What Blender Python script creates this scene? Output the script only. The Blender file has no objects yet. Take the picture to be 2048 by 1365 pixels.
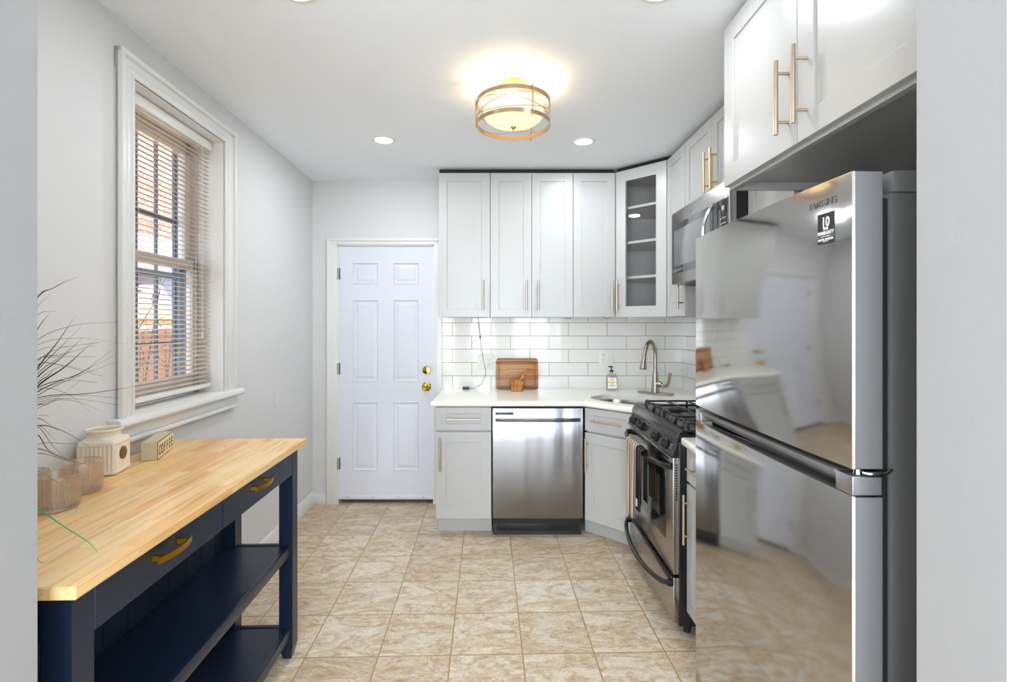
import bpy, bmesh, math, random
from mathutils import Vector, Matrix
random.seed(7)
S = bpy.context.scene
COL = S.collection
PI = math.pi

# ------------------------------------------------------------------ camera
F = 1000.0                                   # focal length in pixels of the 2048 frame
cam_d = bpy.data.cameras.new('camera'); cam = bpy.data.objects.new('camera', cam_d); COL.objects.link(cam)
cam.location = (0, 0, 1.40); cam.rotation_euler = (PI/2, 0, 0)
cam_d.sensor_fit = 'HORIZONTAL'; cam_d.sensor_width = 36; cam_d.lens = F/2048*36
cam_d.shift_x = 24/2048; cam_d.shift_y = -34.5/2048
cam_d.clip_start = 0.02
S.camera = cam
# ------------------------------------------------------------------ exposure
vs = S.view_settings
vs.view_transform = 'Standard'; vs.look = 'None'; vs.gamma = 1; vs.use_curve_mapping = False
vs.exposure = 1.02
S.cycles.max_bounces = 10; S.cycles.diffuse_bounces = 6; S.cycles.glossy_bounces = 5
S.cycles.transparent_max_bounces = 16; S.cycles.transmission_bounces = 8
S.cycles.caustics_reflective = False; S.cycles.caustics_refractive = False
S.cycles.sample_clamp_indirect = 6
# ------------------------------------------------------------------ sky, sun, area lights
W = bpy.data.worlds.new('sky'); S.world = W; W.use_nodes = True
bg = W.node_tree.nodes['Background']; bg.inputs[0].default_value = (0.80, 0.89, 1.0, 1); bg.inputs[1].default_value = 3.2
def light(name, kind, loc, rot, power, col=(1, 1, 1), size=None, size_y=None, shape=None, radius=None, spread=None):
    l = bpy.data.lights.new(name, kind); o = bpy.data.objects.new(name, l); COL.objects.link(o)
    o.location = loc; o.rotation_euler = rot; l.energy = power; l.color = col
    if kind == 'AREA':
        l.shape = shape or 'RECTANGLE'; l.size = size
        if size_y: l.size_y = size_y
        if spread: l.spread = spread
    if radius is not None: l.shadow_soft_size = radius
    return o
sun = light('sun', 'SUN', (6, -2, 9), (0, 0, 0), 15, (1, .95, .88)); sun.data.angle = math.radians(1)
sun.rotation_euler = Vector((.418, -.668, .616)).to_track_quat('Z', 'Y').to_euler()
DAY = (0.84, 0.92, 1.0)
# daylight at the two windows of the room behind the camera
light('daylight_rear_left', 'AREA', (-.42, -4.13, 1.5), (PI/2, 0, 0), 36, DAY, .9, 1.5)
light('daylight_rear_right', 'AREA', (.75, -4.13, 1.5), (PI/2, 0, 0), 36, DAY, .9, 1.5)
light('fill_rear_side', 'AREA', (-1.7, -4.13, 1.4), (PI/2, 0, 0), 50, DAY, 1.1, 1.9)  # unseen fill light, added at an extra rear window to brighten the kitchen
# unseen fill light added under the ceiling of the room behind the camera
light('rear_fill_light', 'AREA', (0.0, -2.5, 2.50), (0, 0, 0), 34, (.88, .94, 1), 1.6, 1.6)
# the four downlights of the kitchen
DOWN = [(-.715, 3.07), (.517, 3.096), (-.69, 1.69), (.54, 1.69)]
for (dx, dy) in DOWN:
    light('downlight_beam', 'AREA', (dx, dy, 2.515), (0, 0, 0), 3.8 if dy > 2 else 1.8, (.90, .95, 1), .11, shape='DISK')
# bulbs of the flush lamp
LX, LY = .063, 2.354
for s in (-1, 1):
    light('bulb', 'POINT', (LX + .06*s, LY, 2.405), (0, 0, 0), 1.25, (1, .76, .46), radius=.022)

# ================================================================== materials
MATS = {}
def mat(name, color=(.8, .8, .8), rough=.5, metal=0.0, **kw):
    if name in MATS: return MATS[name]
    m = bpy.data.materials.new(name); m.use_nodes = True
    b = m.node_tree.nodes['Principled BSDF']
    b.inputs['Base Color'].default_value = (*color, 1); b.inputs['Roughness'].default_value = rough
    b.inputs['Metallic'].default_value = metal
    for k, v in kw.items():
        b.inputs[k.replace('_', ' ')].default_value = v
    MATS[name] = m
    return m
class NT:
    def __init__(s, m): s.m = m; s.t = m.node_tree; s.b = s.t.nodes['Principled BSDF']
    def n(s, typ, **kw):
        x = s.t.nodes.new(typ)
        for k, v in kw.items():
            if k.startswith('i_'): x.inputs[k[2:].replace('_', ' ')].default_value = v
            else: setattr(x, k, v)
        return x
    def l(s, a, b): s.t.links.new(a, b)
    def coords(s, kind='Object', loc=(0, 0, 0), rot=(0, 0, 0), scale=(1, 1, 1)):
        c = s.n('ShaderNodeTexCoord'); mp = s.n('ShaderNodeMapping')
        mp.inputs['Location'].default_value = loc; mp.inputs['Rotation'].default_value = rot; mp.inputs['Scale'].default_value = scale
        s.l(c.outputs[kind], mp.inputs[0]); return mp.outputs[0]
    def ramp(s, fac, stops, interp='LINEAR'):
        r = s.n('ShaderNodeValToRGB'); r.color_ramp.interpolation = interp
        el = r.color_ramp.elements
        while len(el) > 1: el.remove(el[0])
        el[0].position = stops[0][0]; el[0].color = (*stops[0][1], 1)
        for p, c in stops[1:]:
            e = el.new(p); e.color = (*c, 1)
        s.l(fac, r.inputs[0]); return r.outputs[0]
    def noise(s, vec, scale, detail=4, rough=.55, dist=0):
        x = s.n('ShaderNodeTexNoise', i_Scale=scale, i_Detail=detail, i_Roughness=rough, i_Distortion=dist)
        if vec is not None: s.l(vec, x.inputs['Vector'])
        return x.outputs[0]
    def mix(s, fac, a, b, blend='MIX'):
        x = s.n('ShaderNodeMix', data_type='RGBA', blend_type=blend)
        for i, v in ((0, fac), (6, a), (7, b)):
            if isinstance(v, (int, float)): x.inputs[i].default_value = v
            elif isinstance(v, tuple): x.inputs[i].default_value = (*v, 1)
            else: s.l(v, x.inputs[i])
        return x.outputs[2]
    def bump(s, h, strength=.2, dist=.01):
        x = s.n('ShaderNodeBump', i_Strength=strength, i_Distance=dist); s.l(h, x.inputs['Height'])
        s.l(x.outputs[0], s.b.inputs['Normal']); return x
    def math(s, op, a, b=None):
        x = s.n('ShaderNodeMath', operation=op)
        for i, v in ((0, a), (1, b)):
            if v is None: continue
            if isinstance(v, (int, float)): x.inputs[i].default_value = v
            else: s.l(v, x.inputs[i])
        return x.outputs[0]

def lin(r, g, b):
    f = lambda v: ((v/255+.055)/1.055)**2.4 if v > 10 else v/255/12.92
    return (f(r), f(g), f(b))

def paint(name, col, rough=.55, bump=.05):
    m = mat(name, col, rough); t = NT(m)
    t.bump(t.noise(t.coords(), 180, 3), bump, .002); return m
wall_m = paint('wall_paint', lin(222, 222, 222), .6, .08)
ceil_m = paint('ceiling_paint', lin(245, 249, 254), .7, .08)
trim_m = mat('trim_paint', lin(232, 232, 230), .32)
cab_m = mat('cabinet_paint', lin(184, 184, 182), .30)
door_m = mat('door_paint', lin(226, 229, 238), .42)
white_pl = mat('white_plastic', lin(232, 231, 226), .35)
black_m = mat('black_enamel', (.012, .012, .013), .22)
blackr_m = mat('black_iron', (.014, .014, .015), .42)
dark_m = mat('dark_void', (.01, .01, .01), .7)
brass_m = mat('polished_brass', lin(225, 190, 90), .14, 1.0)
bar_m = mat('champagne_metal', lin(205, 186, 165), .30, 1.0)
gold_m = mat('gold_pull', lin(186, 144, 44), .32, 1.0)
pale_gold_m = mat('pale_gold_bar', lin(226, 190, 132), .30, 1.0)
lampm = mat('lamp_bronze', lin(190, 165, 135), .28, 1.0)
nickel_m = mat('brushed_nickel', lin(172, 163, 152), .26, 1.0)
chrome_m = mat('chrome', lin(215, 215, 215), .12, 1.0)
hinge_m = mat('hinge_steel', lin(130, 130, 130), .35, 1.0)
counter_m = mat('quartz', lin(240, 238, 226), .12)
t = NT(counter_m); v = t.noise(t.coords(), 420, 3)
t.l(t.ramp(v, [(.30, lin(222, 219, 205)), (.48, lin(240, 238, 227)), (.8, lin(246, 245, 238))]), t.b.inputs['Base Color'])

def steel(name, col, rough, axis, wob=.0, wscale=2.0, bst=.05, aniso=0):
    m = mat(name, col, rough, 1.0); t = NT(m)
    if aniso:      # horizontally brushed: highlights spread up and down
        tg = t.n('ShaderNodeTangent', direction_type='RADIAL', axis='Z'); t.l(tg.outputs[0], t.b.inputs['Tangent']); t.b.inputs['Anisotropic'].default_value = aniso
    sc = [3, 3, 3]
    for i in range(3):
        if i != axis: sc[i] = 900
    c = t.coords(scale=tuple(sc))
    n1 = t.noise(c, 1.0, 2)
    t.l(t.math('MULTIPLY_ADD', n1, .08), t.b.inputs['Roughness'])
    t.t.nodes[-1].inputs[2].default_value = rough-.04
    bn = t.n('ShaderNodeBump', i_Strength=bst, i_Distance=.001); t.l(n1, bn.inputs['Height'])
    if wob:
        n2 = t.noise(t.coords(scale=(5, 1, .45)) if aniso else t.coords(), wscale, 1)
        b2 = t.n('ShaderNodeBump', i_Strength=1.0, i_Distance=wob); t.l(n2, b2.inputs['Height'])
        t.l(bn.outputs[0], b2.inputs['Normal']); t.l(b2.outputs[0], t.b.inputs['Normal'])
    else:
        t.l(bn.outputs[0], t.b.inputs['Normal'])
    return m
steel_m = steel('brushed_steel', lin(142, 142, 145), .24, 0, .010, 1.6, .01, .8)
steelf_m = steel('fridge_steel', lin(182, 180, 178), .075, 0, .0005, 1.5, .008)
steels_m = steel('steel_edge', lin(190, 190, 192), .35, 0)
steelw_m = steel('warm_steel', lin(176, 170, 165), .22, 0, .002, 2)
edge_m = mat('door_edge_grey', lin(134, 134, 136), .42, .35)
fridge_side_m = paint('fridge_side', lin(94, 94, 94), .45, .5)
NT(fridge_side_m).t.nodes['Noise Texture'].inputs['Scale'].default_value = 120

# floor: travertine look tiles
FZ = -0.02
floor_m = mat('stone_tile', (.6, .5, .4), .33); t = NT(floor_m)
ang = math.radians(1.45); ax, ay = .0738, 3.073; P = .3085
mp = t.n('ShaderNodeMapping', vector_type='TEXTURE'); tc = t.n('ShaderNodeTexCoord')
mp.inputs['Location'].default_value = (ax, ay, 0); mp.inputs['Rotation'].default_value = (0, 0, ang)
t.l(tc.outputs['Object'], mp.inputs[0]); uv = mp.outputs[0]
br = t.n('ShaderNodeTexBrick', offset=0.0, squash=1.0, i_Scale=1.0)
br.inputs['Brick Width'].default_value = P; br.inputs['Row Height'].default_value = P
br.inputs['Mortar Size'].default_value = .0032; br.inputs['Mortar Smooth'].default_value = .3
br.inputs['Color1'].default_value = (0, 0, 0, 1); br.inputs['Color2'].default_value = (1, 1, 1, 1); br.inputs['Mortar'].default_value = (.5, .5, .5, 1)
t.l(uv, br.inputs['Vector'])
off = t.n('ShaderNodeVectorMath', operation='MULTIPLY_ADD'); t.l(br.outputs['Color'], off.inputs[0])
off.inputs[1].default_value = (37, 53, 71); t.l(uv, off.inputs[2]); pv = off.outputs[0]
# rotate veins a bit and stretch
sm = t.n('ShaderNodeMapping'); sm.inputs['Rotation'].default_value = (0, 0, -.5); sm.inputs['Scale'].default_value = (1, 2.0, 1); t.l(pv, sm.inputs[0])
big = t.noise(sm.outputs[0], 3.4, 5, .6, 1.2)
base = t.ramp(big, [(.32, lin(236, 226, 208)), (.47, lin(228, 214, 192)), (.515, lin(186, 148, 98)), (.55, lin(226, 210, 182)), (.63, lin(204, 174, 128)), (.70, lin(178, 136, 80))])
mid = t.noise(sm.outputs[0], 14, 6, .7, .8)
base = t.mix(.36, base, t.ramp(mid, [(.38, lin(178, 162, 136)), (.46, lin(226, 214, 194)), (.58, lin(250, 244, 232))]))
pit = t.noise(sm.outputs[0], 34, 5, .75, 1.5)
base = t.mix(t.ramp(pit, [(.60, (0, 0, 0)), (.63, (.6, .6, .6)), (.68, (.9, .9, .9))]), base, lin(120, 106, 84))
vn = t.noise(sm.outputs[0], 9, 6, .7, 2.2)
base = t.mix(t.ramp(vn, [(.485, (0, 0, 0)), (.497, (.55, .55, .55)), (.503, (.55, .55, .55)), (.515, (0, 0, 0))]), base, lin(160, 126, 80))
tone = t.ramp(br.outputs['Color'], [(0, lin(238, 230, 222)), (1, lin(255, 253, 250))])
base = t.mix(1.0, base, tone, 'MULTIPLY')
base = t.mix(br.outputs['Fac'], base, lin(172, 140, 92))
t.l(base, t.b.inputs['Base Color'])
h = t.math('SUBTRACT', t.math('MULTIPLY', pit, -.15), br.outputs['Fac'])
t.bump(h, .35, .003)

# backsplash tile
def tile_mat(name, x0, axis, sign=1):
    m = mat(name, (.8, .8, .8), .10); t = NT(m)
    tc = t.n('ShaderNodeTexCoord'); sp = t.n('ShaderNodeSeparateXYZ'); cb = t.n('ShaderNodeCombineXYZ')
    t.l(tc.outputs['Object'], sp.inputs[0])
    xx = t.math('MULTIPLY_ADD', sp.outputs[axis], sign); t.t.nodes[-1].inputs[2].default_value = -x0*sign + 30*.3045
    zz = t.math('ADD', sp.outputs[2], -.886)
    t.l(xx, cb.inputs[0]); t.l(zz, cb.inputs[1])
    br = t.n('ShaderNodeTexBrick', offset=.5, offset_frequency=2, i_Scale=1.0)
    br.inputs['Brick Width'].default_value = .3045; br.inputs['Row Height'].default_value = .1045
    br.inputs['Mortar Size'].default_value = .0021; br.inputs['Mortar Smooth'].default_value = .15
    br.inputs['Color1'].default_value = (*lin(236, 235, 231), 1); br.inputs['Color2'].default_value = (*lin(230, 229, 227), 1)
    br.inputs['Mortar'].default_value = (*lin(160, 148, 112), 1)
    t.l(cb.outputs[0], br.inputs['Vector']); t.l(br.outputs['Color'], t.b.inputs['Base Color'])
    t.l(t.math('MULTIPLY_ADD', br.outputs['Fac'], .6), t.b.inputs['Roughness']); t.t.nodes[-1].inputs[2].default_value = .07
    nb = t.noise(t.coords(), 9, 2)
    hh = t.math('MULTIPLY_ADD', nb, .35); t.l(t.math('MULTIPLY', br.outputs['Fac'], -1.0), t.t.nodes[-2].inputs[2] if False else t.t.nodes[-1].inputs[0])
    x = t.math('SUBTRACT', t.math('MULTIPLY', nb, .35), br.outputs['Fac'])
    t.bump(x, .5, .0025)
    return m
tileb_m = tile_mat('subway_tile_back', .0817, 0)
tiler_m = tile_mat('subway_tile_right', 3.945-.13, 1)

# butcher block (grain along local y)
def wood(name, cols, sw, slen, grain=(60, 2.5, 60), rough=.3):
    m = mat(name, (.7, .5, .3), rough); t = NT(m)
    tc = t.n('ShaderNodeTexCoord'); sp = t.n('ShaderNodeSeparateXYZ'); cb = t.n('ShaderNodeCombineXYZ')
    t.l(tc.outputs['Object'], sp.inputs[0]); t.l(sp.outputs[1], cb.inputs[0])
    xz = t.math('ADD', sp.outputs[0], sp.outputs[2]); t.l(xz, cb.inputs[1])
    br = t.n('ShaderNodeTexBrick', offset=.37, offset_frequency=2, i_Scale=1.0)
    br.inputs['Brick Width'].default_value = slen; br.inputs['Row Height'].default_value = sw
    br.inputs['Mortar Size'].default_value = 0.0; br.inputs['Color1'].default_value = (0, 0, 0, 1); br.inputs['Color2'].default_value = (1, 1, 1, 1)
    t.l(cb.outputs[0], br.inputs['Vector'])
    off = t.n('ShaderNodeVectorMath', operation='MULTIPLY_ADD'); t.l(br.outputs['Color'], off.inputs[0])
    off.inputs[1].default_value = (7, 13, 5); t.l(tc.outputs['Object'], off.inputs[2])
    mp = t.n('ShaderNodeMapping'); mp.inputs['Scale'].default_value = grain; t.l(off.outputs[0], mp.inputs[0])
    g = t.noise(mp.outputs[0], 1.0, 5, .6, .6)
    c = t.ramp(br.outputs['Color'], cols)
    c = t.mix(1.0, c, t.ramp(g, [(.3, (.74, .62, .50)), (.5, (.97, .95, .92)), (.7, (1, 1, 1))]), 'MULTIPLY')
    t.l(c, t.b.inputs['Base Color'])
    t.bump(g, .05, .001)
    return m
butcher_m = wood('butcher_block', [(0, lin(250, 212, 150)), (.35, lin(244, 200, 132)), (.6, lin(252, 222, 168)), (.8, lin(236, 180, 114)), (1, lin(250, 214, 156))], .042, .42, rough=.22)
acacia_m = wood('acacia_wood', [(0, lin(170, 110, 60)), (.3, lin(196, 138, 80)), (.6, lin(150, 92, 48)), (.85, lin(226, 184, 124)), (1, lin(184, 122, 66))], .052, 2.0, (30, 30, 60), .4)
olive_m = mat('olive_wood', lin(170, 105, 50), .4); t = NT(olive_m)
g = t.noise(t.coords(scale=(30, 30, 8)), 1, 4, .6, 2)
t.l(t.ramp(g, [(.35, lin(110, 60, 28)), (.5, lin(180, 118, 58)), (.7, lin(206, 150, 84))]), t.b.inputs['Base Color'])
navy_m = mat('navy_paint', lin(19, 33, 54), .34)
cream_m = mat('cream_ceramic', lin(236, 225, 205), .18)
glassp_m = None
def clear_mat(name, tint, gloss=.12, rough=.02, refr=0.0):
    m = bpy.data.materials.new(name); m.use_nodes = True; nt = m.node_tree; nt.nodes.clear()
    o = nt.nodes.new('ShaderNodeOutputMaterial'); tr = nt.nodes.new('ShaderNodeBsdfTransparent'); tr.inputs[0].default_value = (*tint, 1)
    gl = nt.nodes.new('ShaderNodeBsdfGlossy'); gl.inputs['Roughness'].default_value = rough
    lw = nt.nodes.new('ShaderNodeLayerWeight'); lw.inputs[0].default_value = .5      # facing term: Schlick reflectance, the same from both sides of the pane
    fr = nt.nodes.new('ShaderNodeMath'); fr.operation = 'POWER'; fr.inputs[1].default_value = 4.5; nt.links.new(lw.outputs['Facing'], fr.inputs[0])
    mx = nt.nodes.new('ShaderNodeMixShader'); ad = nt.nodes.new('ShaderNodeMath'); ad.operation = 'MULTIPLY_ADD'
    ad.inputs[1].default_value = .9; ad.inputs[2].default_value = gloss+.04; ad.use_clamp = True
    nt.links.new(fr.outputs[0], ad.inputs[0]); nt.links.new(ad.outputs[0], mx.inputs[0])
    src = tr.outputs[0]
    if refr:
        g = nt.nodes.new('ShaderNodeBsdfGlass'); g.inputs['Color'].default_value = (*tint, 1); g.inputs['Roughness'].default_value = .03
        m2 = nt.nodes.new('ShaderNodeMixShader'); m2.inputs[0].default_value = refr
        nt.links.new(tr.outputs[0], m2.inputs[1]); nt.links.new(g.outputs[0], m2.inputs[2]); src = m2.outputs[0]
    nt.links.new(src, mx.inputs[1]); nt.links.new(gl.outputs[0], mx.inputs[2]); nt.links.new(mx.outputs[0], o.inputs[0])
    return m
pane_m = clear_mat('window_glass', (.97, .98, .99), .0)
cabglass_m = clear_mat('cabinet_glass', (.98, .98, .98), .0)
tumbler_m = clear_mat('tumbler_glass', (.99, .955, .935), .05, .04, .45)
bottle_m = clear_mat('bottle_plastic', (.96, .95, .90), .02, .05, .1)
def emis(name, col, s):
    m = bpy.data.materials.new(name); m.use_nodes = True; b = m.node_tree.nodes['Principled BSDF']
    b.inputs['Base Color'].default_value = (*col, 1); b.inputs['Emission Color'].default_value = (*col, 1); b.inputs['Emission Strength'].default_value = s
    return m
down_m = emis('downlight_diffuser', (1, .99, .97), 9)
bowl_m = bpy.data.materials.new('lit_frosted_glass'); bowl_m.use_nodes = True
nt = bowl_m.node_tree; b = nt.nodes['Principled BSDF']
b.inputs['Base Color'].default_value = (1, .93, .78, 1); b.inputs['Roughness'].default_value = .3
b.inputs['Emission Color'].default_value = (1, .80, .47, 1); b.inputs['Emission Strength'].default_value = .15
tl = nt.nodes.new('ShaderNodeBsdfTranslucent'); tl.inputs[0].default_value = (1, .93, .78, 1)
mx = nt.nodes.new('ShaderNodeMixShader'); mx.inputs[0].default_value = .22
nt.links.new(b.outputs[0], mx.inputs[1]); nt.links.new(tl.outputs[0], mx.inputs[2]); nt.links.new(mx.outputs[0], nt.nodes['Material Output'].inputs[0])
# blind slats: white vinyl, slightly translucent and warm against the light
slat_m = bpy.data.materials.new('blind_vinyl'); slat_m.use_nodes = True
nt = slat_m.node_tree; b = nt.nodes['Principled BSDF']; b.inputs['Base Color'].default_value = (*lin(226, 221, 210), 1); b.inputs['Roughness'].default_value = .4
tl = nt.nodes.new('ShaderNodeBsdfTranslucent'); tl.inputs[0].default_value = (.80, .54, .22, 1)
mx = nt.nodes.new('ShaderNodeMixShader'); mx.inputs[0].default_value = .33
nt.links.new(b.outputs[0], mx.inputs[1]); nt.links.new(tl.outputs[0], mx.inputs[2]); nt.links.new(mx.outputs[0], nt.nodes['Material Output'].inputs[0])

# ================================================================== mesh helpers
class MB:
    def __init__(s): s.bm = bmesh.new(); s.mi = 0
    def _take(s, tmp, mtx=None):
        for f in tmp.faces: f.material_index = s.mi
        if mtx is not None: bmesh.ops.transform(tmp, matrix=mtx, verts=tmp.verts)
        me = bpy.data.meshes.new('tmp'); tmp.to_mesh(me); tmp.free(); s.bm.from_mesh(me); bpy.data.meshes.remove(me)
        return s
    def box(s, x0, x1, y0, y1, z0, z1, bev=0, seg=2, mtx=None):
        t = bmesh.new(); bmesh.ops.create_cube(t, size=1)
        for v in t.verts: v.co = Vector(((x0+x1)/2 + v.co.x*(x1-x0), (y0+y1)/2 + v.co.y*(y1-y0), (z0+z1)/2 + v.co.z*(z1-z0)))
        if bev: bmesh.ops.bevel(t, geom=list(t.edges), offset=bev, segments=seg, profile=.5, affect='EDGES')
        return s._take(t, mtx)
    def tube(s, pts, r, n=10, closed=False, cap=True, rs=None, flat=None):
        pts = [Vector(p) for p in pts]; N = len(pts); t = bmesh.new(); rings = []
        up = None
        for i, p in enumerate(pts):
            if closed: d = pts[(i+1) % N]-pts[i-1]
            else: d = pts[min(i+1, N-1)]-pts[max(i-1, 0)]
            d.normalize()
            if up is None:
                up = Vector((0, 0, 1)) if abs(d.z) < .9 else Vector((1, 0, 0))
            side = d.cross(up)
            if side.length < 1e-5: side = d.cross(Vector((1, 0, 0)))
            side.normalize(); upn = side.cross(d).normalized(); up = upn
            rr = rs[i] if rs else r
            a, b_ = (rr, rr) if flat is None else (rr*flat[0], rr*flat[1])
            rings.append([t.verts.new(p + side*math.cos(2*PI*k/n)*a + upn*math.sin(2*PI*k/n)*b_) for k in range(n)])
        M_ = N if closed else N-1
        for i in range(M_):
            A, B = rings[i], rings[(i+1) % N]
            for k in range(n): t.faces.new((A[k], A[(k+1) % n], B[(k+1) % n], B[k]))
        if cap and not closed:
            t.faces.new(rings[0]); t.faces.new(rings[-1])
        bmesh.ops.recalc_face_normals(t, faces=t.faces)
        return s._take(t)
    def cyl(s, p0, p1, r, n=20, r2=None):
        p0, p1 = Vector(p0), Vector(p1)
        return s.tube([p0, p1], r, n, rs=[r, r if r2 is None else r2])
    def lathe(s, prof, c=(0, 0, 0), n=32, mtx=None, mod=None):
        t = bmesh.new(); rings = []
        for (r, z) in prof:
            if r < 1e-6: rings.append([t.verts.new((c[0], c[1], c[2]+z))])
            else: rings.append([t.verts.new((c[0]+(r+(mod(2*PI*k/n, z, r) if mod else 0))*math.cos(2*PI*k/n), c[1]+(r+(mod(2*PI*k/n, z, r) if mod else 0))*math.sin(2*PI*k/n), c[2]+z)) for k in range(n)])
        for A, B in zip(rings, rings[1:]):
            for k in range(n):
                k2 = (k+1) % n
                if len(A) == 1 and len(B) == 1: continue
                if len(A) == 1: t.faces.new((A[0], B[k2], B[k]))
                elif len(B) == 1: t.faces.new((A[k], A[k2], B[0]))
                else: t.faces.new((A[k], A[k2], B[k2], B[k]))
        bmesh.ops.recalc_face_normals(t, faces=t.faces)
        return s._take(t, mtx)
    def prism(s, poly, z0, z1, bev=0, seg=3, axis='z', mtx=None, top_only=False):
        """poly: list of (a,b). axis z -> (x,y); x -> (y,z) extruded along x; y -> (x,z) extruded along y"""
        t = bmesh.new()
        def P3(a, b, c):
            return (a, b, c) if axis == 'z' else ((c, a, b) if axis == 'x' else (a, c, b))
        A = [t.verts.new(P3(a, b, z0)) for a, b in poly]; B = [t.verts.new(P3(a, b, z1)) for a, b in poly]
        n = len(poly); t.faces.new(A); t.faces.new(B)
        for k in range(n): t.faces.new((A[k], A[(k+1) % n], B[(k+1) % n], B[k]))
        bmesh.ops.recalc_face_normals(t, faces=t.faces)
        if bev:
            es = [e for e in t.edges if (e.verts[0] in A) == (e.verts[1] in A)]
            bmesh.ops.bevel(t, geom=es, offset=bev, segments=seg, profile=.5, affect='EDGES')
        return s._take(t, mtx)
    def rings(s, x0, x1, z0, z1, steps, cap=True):
        """nested rectangles facing -y: steps [(inset, y)]"""
        t = bmesh.new(); R = []
        for (i, y) in steps:
            ix, iz = (i, i) if not isinstance(i, tuple) else i
            R.append([t.verts.new(p) for p in ((x0+ix, y, z0+iz), (x1-ix, y, z0+iz), (x1-ix, y, z1-iz), (x0+ix, y, z1-iz))])
        for A, B in zip(R, R[1:]):
            for k in range(4): t.faces.new((A[k], A[(k+1) % 4], B[(k+1) % 4], B[k]))
        if cap: t.faces.new(R[-1])
        return s._take(t)
    def loft(s, loops, closed=True, cap=True):
        t = bmesh.new(); R = [[t.verts.new(p) for p in L] for L in loops]
        n = len(R[0])
        for A, B in zip(R, R[1:]):
            for k in range(n if closed else n-1): t.faces.new((A[k], A[(k+1) % n], B[(k+1) % n], B[k]))
        if cap and closed: t.faces.new(R[0]); t.faces.new(R[-1])
        bmesh.ops.recalc_face_normals(t, faces=t.faces)
        return s._take(t)
    def text(s, body, mtx, size, offset=.0, depth=.0005, align='CENTER', sx=1.0, space=1.0):
        cu = bpy.data.curves.new('t', 'FONT'); cu.body = body; cu.size = size; cu.offset = offset; cu.extrude = depth
        cu.align_x = align; cu.align_y = 'BOTTOM_BASELINE'; cu.resolution_u = 3; cu.space_character = space
        o = bpy.data.objects.new('t', cu); COL.objects.link(o)
        dg = bpy.context.evaluated_depsgraph_get(); me = bpy.data.meshes.new_from_object(o.evaluated_get(dg))
        t = bmesh.new(); t.from_mesh(me)
        bpy.data.objects.remove(o); bpy.data.curves.remove(cu); bpy.data.meshes.remove(me)
        for v in t.verts: v.co.x *= sx
        return s._take(t, mtx)
    def build(s, name, mats, parent=None, smooth=True, angle=35, loc=None):
        me = bpy.data.meshes.new(name); s.bm.to_mesh(me); s.bm.free()
        if not isinstance(mats, (list, tuple)): mats = [mats]
        for m in mats: me.materials.append(m)
        if smooth:
            me.shade_smooth(); me.set_sharp_from_angle(angle=math.radians(angle))
        o = bpy.data.objects.new(name, me); COL.objects.link(o)
        if parent: o.parent = parent
        if loc: o.location = loc
        return o
def B(*a, **k): return MB().box(*a, **k)
def tag(o, label=None, cat=None, group=None, kind=None):
    if label: o['label'] = label
    if cat: o['category'] = cat
    if group: o['group'] = group
    if kind: o['kind'] = kind
    return o
def thing(name, label, cat, loc=(0, 0, 0), rz=0, group=None):
    o = bpy.data.objects.new(name, None); COL.objects.link(o); o.empty_display_size = .05
    o.location = loc; o.rotation_euler = (0, 0, rz)
    return tag(o, label, cat, group)
def struct(o, label=None, cat=None):
    o['kind'] = 'structure'
    if label: o['label'] = label
    if cat: o['category'] = cat
    return o
def sempty(name, loc=(0, 0, 0), rz=0, label=None, cat=None):
    o = bpy.data.objects.new(name, None); COL.objects.link(o); o.location = loc; o.rotation_euler = (0, 0, rz)
    return struct(o, label, cat)
def spline(pts, n=8):
    pts = [Vector(p) for p in pts]; P_ = [pts[0]*2-pts[1]]+pts+[pts[-1]*2-pts[-2]]; out = []
    for i in range(1, len(P_)-2):
        p0, p1, p2, p3 = P_[i-1:i+3]
        for k in range(n):
            u = k/n
            out.append(.5*((2*p1)+(p2-p0)*u+(2*p0-5*p1+4*p2-p3)*u*u+(3*p1-p0-3*p2+p3)*u**3))
    out.append(pts[-1]); return out
XZ = Matrix(((1, 0, 0, 0), (0, 0, -1, 0), (0, 1, 0, 0), (0, 0, 0, 1)))   # text plane xy -> xz facing -y
def at(x, y, z): return Matrix.Translation((x, y, z))

# ================================================================== setting
CEIL = 2.53; BY = 3.945; RX = 1.44
WA = math.atan(.033); WO = (-1.349, 0, 0)       # left wall frame: local y runs away from the camera, local x into the room
rfloor_m = mat('rear_floor', lin(214, 206, 194), .5)
struct(B(-2.7, 2.3, -4.35, .60, FZ-.1, FZ).build('floor', rfloor_m))
struct(B(-2.7, 2.3, .60, 4.2, FZ-.1, FZ).build('floor', floor_m), 'beige and cream stone-look square tiles with tan grout', 'floor')
struct(B(-2.7, 2.3, -4.35, 4.2, CEIL, CEIL+.12).build('ceiling', ceil_m), 'plain white painted ceiling', 'ceiling')
m = MB(); y0, y1, z0, z1 = 1.905, 2.575, 1.052, 2.335
m.box(-.22, 0, .76, y0, FZ, CEIL).box(-.22, 0, y1, 4.1, FZ, CEIL).box(-.22, 0, y0, y1, FZ, z0-.005).box(-.22, 0, y0, y1, z1, CEIL)
wl = struct(m.build('wall_left', wall_m), 'pale grey painted wall with the window', 'wall'); wl.location = WO; wl.rotation_euler.z = WA
DX0, DX1, DZ = -1.286, -.515, 2.027
m = MB(); m.box(-1.75, DX0, BY, BY+.14, FZ, CEIL).box(DX1, 1.75, BY, BY+.14, FZ, CEIL).box(DX0, DX1, BY, BY+.14, DZ, CEIL)
struct(m.build('wall_back', wall_m), 'pale grey back wall around the door', 'wall')
struct(B(RX, RX+.14, .85, BY+.05, FZ, CEIL).build('wall_right', wall_m), 'white wall behind the right-hand cabinets', 'wall')
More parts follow.
